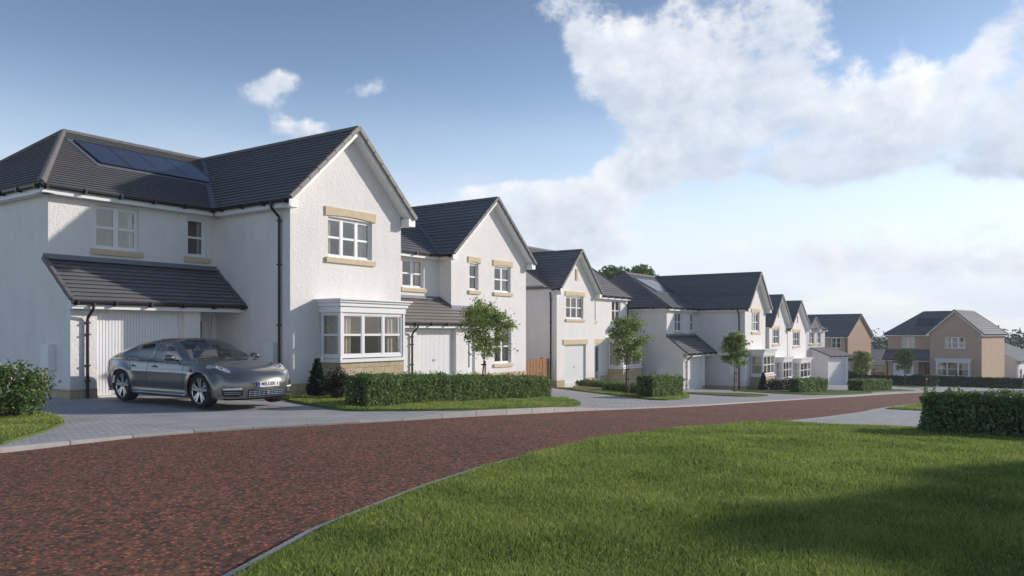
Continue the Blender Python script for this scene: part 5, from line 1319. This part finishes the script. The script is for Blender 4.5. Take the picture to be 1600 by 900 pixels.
# ------------------------------------------------------------ the parked car (x forward, y to its left, z up)
def car_material(name, color):
    m = bpy.data.materials.new(name); m.use_nodes = True
    p = m.node_tree.nodes['Principled BSDF']
    p.inputs['Base Color'].default_value = (*color, 1); p.inputs['Metallic'].default_value = .75; p.inputs['Roughness'].default_value = .26
    p.inputs['Coat Weight'].default_value = 1.0; p.inputs['Coat Roughness'].default_value = .03
    return m
def build_car(loc, rz):
    root = empty('parked_car', loc, rz); tag(root, 'grey metallic four-door saloon parked on the paved drive of the nearest house', 'car')
    # x, zbottom, half width, z of max width, z belt, half width belt, z rail, half width rail, z top
    ST = [(-2.545, .36, .74, .45, .50, .72, .53, .55, .55), (-2.55, .30, .80, .50, .64, .78, .70, .58, .72), (-2.52, .25, .84, .56, .80, .80, .90, .62, .93), (-2.42, .22, .87, .60, .90, .84, .985, .64, 1.00),
          (-2.1, .20, .93, .63, .945, .885, 1.07, .64, 1.11), (-1.6, .19, .965, .64, .955, .905, 1.20, .61, 1.255), (-1.1, .175, .965, .62, .94, .90, 1.295, .585, 1.355), (-.5, .165, .955, .60, .925, .89, 1.345, .575, 1.415),
          (.0, .165, .95, .58, .915, .885, 1.325, .58, 1.40), (.3, .165, .95, .58, .91, .885, 1.25, .61, 1.325), (.62, .165, .95, .58, .905, .885, 1.10, .68, 1.175), (.95, .17, .955, .59, .90, .885, .955, .77, .995), (1.1, .175, .96, .60, .895, .88, .93, .72, .955),
          (1.35, .185, .965, .62, .885, .865, .905, .68, .925), (1.6, .19, .965, .62, .865, .85, .875, .66, .885), (1.9, .19, .955, .60, .825, .84, .825, .63, .845), (2.12, .19, .945, .56, .76, .825, .765, .62, .79),
          (2.28, .185, .935, .50, .68, .82, .69, .62, .715), (2.37, .18, .93, .45, .59, .82, .605, .62, .63), (2.415, .18, .92, .37, .47, .82, .48, .62, .50), (2.42, .18, .91, .28, .33, .82, .335, .62, .345), (2.40, .175, .88, .19, .20, .80, .205, .62, .21)]
    ST = np.array(ST)
    # densify along the length (centripetal-like parameter so tight stations stay tight)
    seg = np.maximum(np.hypot(np.diff(ST[:, 0]), np.diff(ST[:, 8])), .02); T = np.concatenate([[0], np.cumsum(seg)]); NU = 300
    tt = np.linspace(0, T[-1], NU)
    def cr(Tk, Y, t):   # monotone-ish cubic hermite
        dk = np.diff(Y, axis=0)/np.diff(Tk)[:, None]; m_ = np.zeros_like(Y); m_[1:-1] = np.where(dk[:-1]*dk[1:] > 0, 2*dk[:-1]*dk[1:]/(dk[:-1]+dk[1:]+1e-9), 0); m_[0] = dk[0]; m_[-1] = dk[-1]
        i = np.clip(np.searchsorted(Tk, t, side='right')-1, 0, len(Tk)-2); h = (Tk[i+1]-Tk[i]); u = ((t-Tk[i])/h)[:, None]; h = h[:, None]
        return Y[i]*(1+2*u)*(1-u)**2+m_[i]*h*u*(1-u)**2+Y[i+1]*u*u*(3-2*u)+m_[i+1]*h*u*u*(u-1)
    S = cr(T, ST, tt)
    KV = [0, .9, 1.15, 2.0, 3.0, 3.35, 4.0, 5.0, 5.8, 7.0]; NV = 110
    vv = np.concatenate([np.linspace(0, .9, 6, endpoint=False), np.linspace(.9, 7.0, NV-6)])
    P = np.zeros((NU, NV, 3))
    for i in range(NU):
        x, zb, w, zs, zbt, wb, zr, wr, zt = S[i]
        tum = max(0, min(1, (zr-zbt-.04)/.2))     # how much of a greenhouse this station has
        cp = np.array([(0, zb), (w*.86, zb), (w*.955, zb+.045), (w, zs), (wb+(w-wb)*.35, zbt-.04 if zbt-.04 > zs else zs+(zbt-zs)*.7), (wb-.02-.03*tum, zbt+.012), ((wb*.45+wr*.55)+.05*tum, zbt*.42+zr*.58), (wr, zr), (wr*.62, zr+(zt-zr)*.72), (0, zt)])
        Q = cr(np.array(KV), cp, vv); P[i, :, 0] = x; P[i, :, 1] = Q[:, 0]; P[i, :, 2] = Q[:, 1]
    X0 = P[:, :, 0].copy()
    # round the plan of nose and tail
    fx = np.clip((P[:, :, 0]-1.3)/1.12, 0, 1)**1.6; rx = np.clip((-P[:, :, 0]-1.5)/1.05, 0, 1)**1.8
    yy = np.abs(P[:, :, 1])/.95
    P[:, :, 0] += -fx*.50*yy**2.6+rx*.34*yy**2.8
    # waist crease and flared arches
    for xa in (1.50, -1.42):
        r = np.hypot(P[:, :, 0]-xa, P[:, :, 2]-.35); P[:, :, 1] += np.where(P[:, :, 1] > .5, .035*np.exp(-((r-.40)/.09)**2), 0)
    zc = P[:, :, 2]; side = (P[:, :, 1] > .7)
    P[:, :, 1] -= np.where(side & (np.abs(P[:, :, 0]) < 1.0), .022*np.exp(-((zc-.36)/.07)**2), 0)
    P[:, :, 1] += np.where(side, .010*np.exp(-((zc-.70)/.05)**2), 0)
    def pin(poly, x, y): return inside(x.ravel(), y.ravel(), poly).reshape(x.shape)
    c = (P[:-1, :-1]+P[1:, :-1]+P[:-1, 1:]+P[1:, 1:])/4; X, Y, Z = c[..., 0], c[..., 1], c[..., 2]
    cls = np.zeros(X.shape, int)   # 0 body
    vmid = (vv[:-1]+vv[1:])/2; VV = np.broadcast_to(vmid, X.shape)
    fw = [(.74, .95), (.50, 1.085), (.24, 1.20), (.02, 1.265), (-.32, 1.30), (-.40, .955)]
    rw = [(-.47, .955), (-.42, 1.302), (-.80, 1.285), (-1.15, 1.22), (-1.45, 1.12), (-1.62, 1.03), (-1.58, .985), (-1.3, .96)]
    gl = (VV > 3.3) & (VV < 5.1)
    cls[pin(fw, X, Z) & gl] = 1; cls[pin(rw, X, Z) & gl] = 2
    # windscreen and back window
    cls[(VV > 5.12) & (X > .12) & (X < .93) & (Z > .985) & (X < .95-.06*Y**2) & (X > .15-.08*Y**2)] = 3
    cls[(VV > 5.15) & (X < -1.35) & (X > -2.12)] = 4
    # headlights
    xo = (X0[:-1, :-1]+X0[1:, :-1]+X0[:-1, 1:]+X0[1:, 1:])/4
    e = np.abs((xo-1.95)/.28)**2.2+np.abs((VV-3.95-1.9*(xo-1.95))/.78)**2.2
    cls[(e < 1) & (VV > 2.9)] = 5
    # intakes
    cls[(X > 2.05) & (Y < .44) & (Z > .235) & (Z < .375)] = 6
    cls[(X > 1.75) & (Y > .52) & (Y < .83) & (Z > .25) & (Z < .42) & (((Y-.675)/.165)**4+((Z-.335)/.085)**4 < 1)] = 7
    # tail lights
    cls[(X < -2.1) & (Y > .36) & (Z > .78) & (Z < .885)] = 8
    # arches
    for xa in (1.50, -1.42): cls[(np.hypot(X-xa, Z-.345) < .385) & (Y > .5)] = -1
    paint = car_material('grey metallic paint', (.19, .187, .175))
    glassm = glass_mat('car glass', tint=(.50, .52, .52), base=.08, ior=1.4, refl=(.85,.87,.9))
    dark = mat('black trim', (.012, .012, .012), .4)
    def sub(mask, name, m, parent, both=True, off=0.0, smooth=True):
        idx = -np.ones((NU, NV), int); ii, jj = np.nonzero(mask); Vs = []; Fs = []
        used = {}
        def gv(i, j, s):
            k = (i, j, s)
            if k not in used:
                p = P[i, j]; used[k] = len(Vs); Vs.append((p[0], p[1]*s, p[2]))
            return used[k]
        for s in ((1, -1) if both is True else (both,)):
            for i, j in zip(ii, jj):
                q = [gv(i, j, s), gv(i+1, j, s), gv(i+1, j+1, s), gv(i, j+1, s)]
                Fs.append(q if s == 1 else q[::-1])
        mb = MB(); mb.v = Vs; mb.f = [tuple(f) for f in Fs]; mb.mi = [0]*len(Fs)
        return mb.build(name, m, parent, smooth=smooth)
    body = sub(cls == 0, 'body', paint, root)
    sub(cls == 3, 'windscreen', glassm, root); sub(cls == 4, 'rear_window', glassm, root)
    for s in (1, -1):
        sub(cls == 1, 'door_window', glassm, root, both=s); sub(cls == 2, 'door_window', glassm, root, both=s)
    lampglass = mat('clear lamp lens', (.62, .65, .68), .12, .55, coat=1.0, vary=(14, .35))
    chrome = mat('chrome', (.75, .76, .78), .12, 1.0); red = mat('red lamp glass', (.45, .015, .012), .15)
    def ysurf(x, z, lo=.5):
        m_ = (P[..., 1] > lo); d_ = (P[..., 0]-x)**2+(P[..., 2]-z)**2; d_ = np.where(m_, d_, 9); k = np.argmin(d_); return P.reshape(-1, 3)[k][1]
    def xsurf(y, z):
        m_ = (P[..., 0] > 1.2); d_ = (P[..., 1]-abs(y))**2+(P[..., 2]-z)**2; d_ = np.where(m_, d_, 9); return P.reshape(-1, 3)[np.argmin(d_)][0]
    for s in (1, -1):
        h = sub(cls == 5, 'headlight', lampglass, root, both=s)
        b = MB(); rgm = MB()
        HP = P[:-1, :-1][cls == 5]
        for (fx_, r) in ((.30, .052), (.62, .043)):
            xs_ = HP[:, 0].min()+(HP[:, 0].max()-HP[:, 0].min())*fx_; near_ = HP[np.abs(HP[:, 0]-xs_) < .03]; c0 = near_.mean(0)
            c0 = near_[np.argmin(((near_-c0)**2).sum(1))]; cc_ = Vector((c0[0], c0[1]*s, c0[2]-.012))
            ax = Vector((.62, .45*s, .64)).normalized(); e1 = ax.cross(UZ).normalized(); e2 = ax.cross(e1)
            for mbx, rr0, t0, rr1, t1 in ((b, r*.72, .0, .001, .034), (rgm, r, .004, r*.74, .026)):
                A_ = mbx.vs([cc_+(e1*math.cos(2*math.pi*q/20)+e2*math.sin(2*math.pi*q/20))*rr0+ax*t0 for q in range(20)]); B2 = mbx.vs([cc_+(e1*math.cos(2*math.pi*q/20)+e2*math.sin(2*math.pi*q/20))*rr1+ax*t1 for q in range(20)])
                for q in range(20): mbx.f.append((A_+q, A_+(q+1) % 20, B2+(q+1) % 20, B2+q)); mbx.mi.append(0)
        b.build('projector_lens', dark, h, smooth=True); rgm.build('reflector', chrome, h, smooth=True)
        t = sub(cls == 8, 'tail_light', red, root, both=s)
        it = sub(cls == 7, 'side_intake', dark, root, both=s)
        ib = MB()
        for zz in (.30, .335): ib.tube([(xsurf(.56+.02*k, zz)+.004, (.56+.02*k)*s, zz) for k in range(13)], .006, 6)
        ib.build('slat', chrome, it)
        dl = MB(); dl.tube([(xsurf(.54+.02*k, .395)+.012, (.54+.02*k)*s, .395) for k in range(15)], .019, 8); dl.build('day_light', mat('lit-clear lamp strip', (.8, .82, .85), .2), it)
    gr = sub(cls == 6, 'grille', dark, root)
    gb = MB()
    for zz in (.262, .30, .338): gb.tube([(xsurf(-.42+.06*k, zz)+.006, -.42+.06*k, zz) for k in range(15)], .007, 6)
    for k in range(9): gb.tube([(xsurf(-.4+.1*k, .24)+.004, -.4+.1*k, .24), (xsurf(-.4+.1*k, .36)+.004, -.4+.1*k, .365)], .005, 6)
    gb.tube([(xsurf(0, .3)+.008, 0, .27), (xsurf(0, .3)+.012, 0, .335)], .03, 10)
    gb.build('grille_bar', chrome, gr)
    # chrome window surround and dark seams following the skin
    for s in (1, -1):
        cm = MB()
        for poly in (fw, rw):
            pts = []
            for (a, b_) in zip(poly, poly[1:]+poly[:1]):
                for k in range(6): pts.append((a[0]+(b_[0]-a[0])*k/6, a[1]+(b_[1]-a[1])*k/6))
            pp = [(x, (ysurf(x, z)+.004)*s, z) for x, z in pts]; cm.tube(pp+[pp[0]], .0085, 6, cap=False)
        cm.build('window_trim', mat('satin trim', (.35, .36, .38), .25, 1.0), root)
        sm = MB()
        for line in ([(.86, .87), (.90, .75), (.91, .5), (.87, .32)], [(-.43, .95), (-.43, .7), (-.45, .45), (-.47, .30)], [(-1.22, .95), (-1.10, .80), (-.98, .62), (-.97, .45)], [(.85, .30), (.2, .285), (-.5, .285), (-.95, .30)]):
            pts = []
            for a, b_ in zip(line, line[1:]):
                for k in range(8): pts.append((a[0]+(b_[0]-a[0])*k/8, a[1]+(b_[1]-a[1])*k/8))
            sm.tube([(x, (ysurf(x, z)+.0005)*s, z) for x, z in pts], .0035, 5)
        sm.build('panel_gap', dark, root)
        for hx in (-.17, -1.0):
            h = MB(); y = ysurf(hx, .80)*s
            h.tube([(hx-.10, y+.005*s, .80), (hx-.07, y+.03*s, .803), (hx+.07, y+.03*s, .803), (hx+.10, y+.005*s, .80)], .012, 8); h.build('door_handle', paint, root)
            r = MB(); r.lathe([(.001, .0), (.045, .0)], axis='y', k=16, c=(hx, y+.003*s, .79)); r.build('handle_recess', dark, root)
        sk = MB(); sk.tube([(x, (ysurf(x, .235)+.012)*s, .235) for x in np.linspace(-.95, 1.02, 20)], .028, 8); sk.build('side_skirt', paint, root)
        # mirror
        mm = MB(); N_ = 16
        cx, cy, cz = .60, 1.04*s, 1.0
        prof = [(.001, -.5), (.55, -.42), (.9, -.2), (1, .05), (.93, .3), (.7, .42), (.001, .45)]
        rg_ = []
        for r_, t_ in prof:
            rg_.append(mm.vs([(cx-t_*.19, cy+math.cos(2*math.pi*j/N_)*r_*.12, cz+math.sin(2*math.pi*j/N_)*r_*.072) for j in range(N_)]))
        for i in range(len(prof)-1):
            for j in range(N_): mm.f.append((rg_[i]+j, rg_[i]+(j+1) % N_, rg_[i+1]+(j+1) % N_, rg_[i+1]+j)); mm.mi.append(0)
        mr = mm.build('wing_mirror', paint, root, smooth=True)
        st = MB(); st.tube([(.62, .86*s, .93), (.61, .96*s, .955), (.60, 1.02*s, .985)], [.026, .02, .02], 8); st.build('stalk', dark, mr)
    # plate: blue band and lettering
    px = xsurf(0, .47)+.02; pl = MB(); pl.box(px-.012, -.26, .425, px, .26, .535); plate = pl.build('number_plate', mat('plate white', (.82, .82, .80), .4), root)
    bb = MB(); bb.box(px+.001, .215 if False else -.258, .428, px+.003, -.205, .532); bb.build('blue_band', mat('plate blue', (.01, .03, .35), .4), plate)
    cu = bpy.data.curves.new('plate_text', 'FONT'); cu.body = 'MILLER 1'; cu.size = .098; cu.align_x = 'CENTER'; cu.align_y = 'CENTER'; cu.extrude = .001; cu.offset = .0022; cu.space_character = 1.1
    to = bpy.data.objects.new('plate_text', cu); col.objects.link(to)
    dg = bpy.context.evaluated_depsgraph_get(); me = bpy.data.meshes.new_from_object(to.evaluated_get(dg)); bpy.data.objects.remove(to)
    tx = bpy.data.objects.new('plate_lettering', me); col.objects.link(tx); me.materials.clear(); me.materials.append(mat('plate black', (.01, .01, .01), .5))
    tx.parent = plate; tx.rotation_euler = (R(90), 0, R(90)); tx.location = (px+.003, .03, .481)
    # the plate faces forward (+x): text runs towards +y as read from the front
    # wheels
    tyre_m = mat('tyre rubber', (.018, .018, .018), .85); rim_m = mat('alloy rim', (.62, .63, .65), .22, 1.0); disc_m = mat('brake disc', (.25, .25, .25), .35, 1.0)
    for xa in (1.50, -1.42):
        for s in (1, -1):
            wh = MB(); cy = .845*s
            prof = [(.255, -.115), (.30, -.13), (.335, -.12), (.35, -.09), (.352, 0), (.35, .09), (.335, .12), (.30, .13), (.258, .118), (.252, .10)]
            wo = empty('wheel', (xa, cy, .352)); wo.parent = root
            wh.lathe([(r, t*s) for r, t in prof], k=48); ty = wh.build('tyre', tyre_m, wo, smooth=True)
            rm = MB(); rm.lathe([(.256, .112*s), (.245, .105*s), (.236, .06*s), (.232, -.10*s)], k=48)
            for k in range(5):
                a = 2*math.pi*k/5+.3
                for off in (-.115, .115):   # paired spokes spreading to the rim
                    def pt(r, aa, t): return Vector((r*math.cos(aa), t*s, r*math.sin(aa)))
                    a1 = a+off*1.65; w0, w1 = .020, .019
                    p0, p1 = pt(.045, a+off*1.2, .085), pt(.24, a1, .10)
                    rm.beam(p0, p1, .030, .052, up=Vector((0, 1, 0)).cross((p1-p0).normalized()))
            rm.lathe([(.001, .10*s), (.05, .098*s), (.065, .08*s), (.065, .04*s)], k=24)
            rm.build('rim', rim_m, wo)
            hc = MB(); hc.lathe([(.001, .108*s), (.022, .106*s), (.026, .10*s)], k=16); hc.build('hub_cap', mat('hub cap', (.35, .22, .10), .3, .6), wo)
            dc = MB(); dc.lathe([(.05, .0), (.17, .0), (.17, -.02*s), (.05, -.02*s)], k=32); dc.box(-.17, .002*s if s > 0 else -.03, .02, -.10, .03 if s > 0 else -.002, .14); dc.build('brake_disc', disc_m, wo)
            ar = MB(); K = 24; ra = .388; L0 = []; L1 = []
            for k in range(K+1):
                a = math.pi*(-.12+1.24*k/K); L0.append((xa+ra*math.cos(a), .58*s, .345+ra*math.sin(a))); L1.append((xa+ra*math.cos(a), (.90)*s, .345+ra*math.sin(a)))
            for k in range(K): ar.poly([L0[k], L0[k+1], L1[k+1], L1[k]])
            ar.poly(L0[::-1]); ar.build('wheel_arch', dark, root)
    # floor and cabin
    fl = MB(); fl.box(-2.3, -.80, .20, 2.1, .80, .24); fl.box(-1.9, -.82, .245, .95, .82, .50); fl.build('floor_pan', dark, root)
    ds = MB(); ds.box(.55, -.74, .72, .98, .74, .93); ds.tube([(.46, .37+.18*math.cos(a), .86+.18*math.sin(a)) for a in np.linspace(0, 2*math.pi, 25)], .014, 6, cap=False); ds.build('dashboard', mat('dark dash', (.04, .038, .036), .7), root)
    seatm = mat('cream leather', (.42, .36, .30), .6)
    for (sx, sy) in ((-.02, .38), (-.02, -.38), (-1.0, .38), (-1.0, -.38)):
        b = MB(); b.beam((sx-.1, sy, .60), (sx+.40, sy, .64), .50, .16, off=(0, 0)); b.beam((sx-.10, sy, .60), (sx-.30, sy, 1.12), .50, .12, up=Vector((1, 0, 0))); b.beam((sx-.31, sy, 1.15), (sx-.34, sy, 1.28), .26, .09, up=Vector((1, 0, 0)))
        o = b.build('seat', seatm, root); bv = o.modifiers.new('round', 'BEVEL'); bv.width = .035; bv.segments = 3
    # wipers, aerial, bonnet crest line
    wp = MB()
    for y0_, y1_ in ((.55, -.02), (-.02, -.58)): wp.tube([(1.0, y0_, .985), (.93, (y0_+y1_)/2, 1.015), (.90, y1_, 1.03)], .008, 6)
    wp.build('wiper', dark, root)
    fn = MB(); fn.beam((-1.35, 0, 1.33), (-1.45, 0, 1.36), .03, .05); fn.build('roof_aerial', paint, root)
    bc = MB(); bc.lathe([(.001, .006), (.026, .004), (.03, -.004)], axis='z', k=16, c=(2.20, 0, .715)); bc.build('bonnet_badge', mat('badge', (.5, .35, .1), .3, .8), root)
    hl = MB()
    for s in (1, -1): hl.tube([(1.05, .62*s, .935), (1.5, .52*s, .895), (1.95, .40*s, .797), (2.15, .32*s, .735)], .003, 5)
    hl.build('bonnet_gap', dark, root)
    return root
_h = Vector((.816, -.578, 0)); _l = Vector((-_h.y, _h.x, 0))
_fw, _rw = Vector((-6.25, 15.67, 0)), Vector((-8.62, 17.36, 0))
_mid = (_fw+_rw)/2+_l*.93-_h*.04
build_car((_mid.x, _mid.y, .056), math.atan2(_h.y, _h.x))

# ------------------------------------------------------------ pieces that stand apart become parts of their own
def split_pieces(o):
    me = o.data; nv = len(me.vertices)
    if nv > 20000 or nv == 0: return
    par = list(range(nv))
    def fd(i):
        while par[i] != i: par[i] = par[par[i]]; i = par[i]
        return i
    for p in me.polygons:
        vs = p.vertices; r = fd(vs[0])
        for v in vs[1:]: par[fd(v)] = r
    roots = {}
    for i in range(nv): roots.setdefault(fd(i), []).append(i)
    if len(roots) < 2 or len(roots) > 1500: return
    co = np.empty(nv*3); me.vertices.foreach_get('co', co); co = co.reshape(-1, 3)
    keys = list(roots); lo = np.array([co[roots[k]].min(0) for k in keys]); hi = np.array([co[roots[k]].max(0) for k in keys]); sz = (hi-lo).max(1)
    n = len(keys); lab = list(range(n))
    def f2(i):
        while lab[i] != i: lab[i] = lab[lab[i]]; i = lab[i]
        return i
    for i in range(n):
        gap = np.maximum(0, np.maximum(lo[i]-hi, lo-hi[i])); near = np.sqrt((gap**2).sum(1)) <= np.maximum(.02, .45*np.maximum(sz[i], sz))
        for j in np.nonzero(near)[0]: lab[f2(int(j))] = f2(i)
    groups = {}
    for i in range(n): groups.setdefault(f2(i), []).append(i)
    if len(groups) < 2: return
    vroot = {v: ki for ki, k in enumerate(keys) for v in roots[k]}
    vg = [f2(vroot[v]) for v in range(nv)]
    base = o.name.split('.')[0]; first = True; faces = [tuple(p.vertices) for p in me.polygons]; sm = [p.use_smooth for p in me.polygons]
    for gk in groups:
        mp = {}; vs = []; fs = []; ss = []
        for f, s_ in zip(faces, sm):
            if vg[f[0]] != gk: continue
            for v in f:
                if v not in mp: mp[v] = len(vs); vs.append(tuple(co[v]))
            fs.append(tuple(mp[v] for v in f)); ss.append(s_)
        if not fs: continue
        m2 = bpy.data.meshes.new(base); m2.from_pydata(vs, [], fs)
        for m_ in me.materials: m2.materials.append(m_)
        m2.polygons.foreach_set('use_smooth', ss); m2.update()
        if first: o.data = m2; first = False
        else:
            c = bpy.data.objects.new(base, m2); col.objects.link(c); c.parent = o.parent; c.location = o.location; c.rotation_euler = o.rotation_euler
SPLIT = {'curtain', 'gutter', 'fascia', 'verge_tiles', 'ridge_tiles', 'plinth', 'panel_gap', 'window_trim', 'slat', 'reflector', 'wiper', 'bonnet_gap', 'lead_flashing', 'glass_pane', 'tie', 'valley_flashing', 'roof', 'seat', 'rails', 'stem', 'flashing'}
for o in [o for o in bpy.data.objects if o.type == 'MESH' and o.name.split('.')[0] in SPLIT]: split_pieces(o)

# ------------------------------------------------------------ the air
def haze():
    mb = MB(); mb.box(-150, -40, -7.2, 330, 420, 17); o = mb.build('haze', hz_m()); tag(o, kind='stuff', label='thin pale haze in the air over the street')
def hz_m():
    m = bpy.data.materials.new('thin haze'); m.use_nodes = True; N = NT(m.node_tree); out = N.n('ShaderNodeOutputMaterial')
    v = N.n('ShaderNodeVolumePrincipled', ins={'Color': (.86, .90, 1.0, 1), 'Density': .0006, 'Anisotropy': .1}); N.l(v.outputs[0], out.inputs['Volume']); return m
haze()
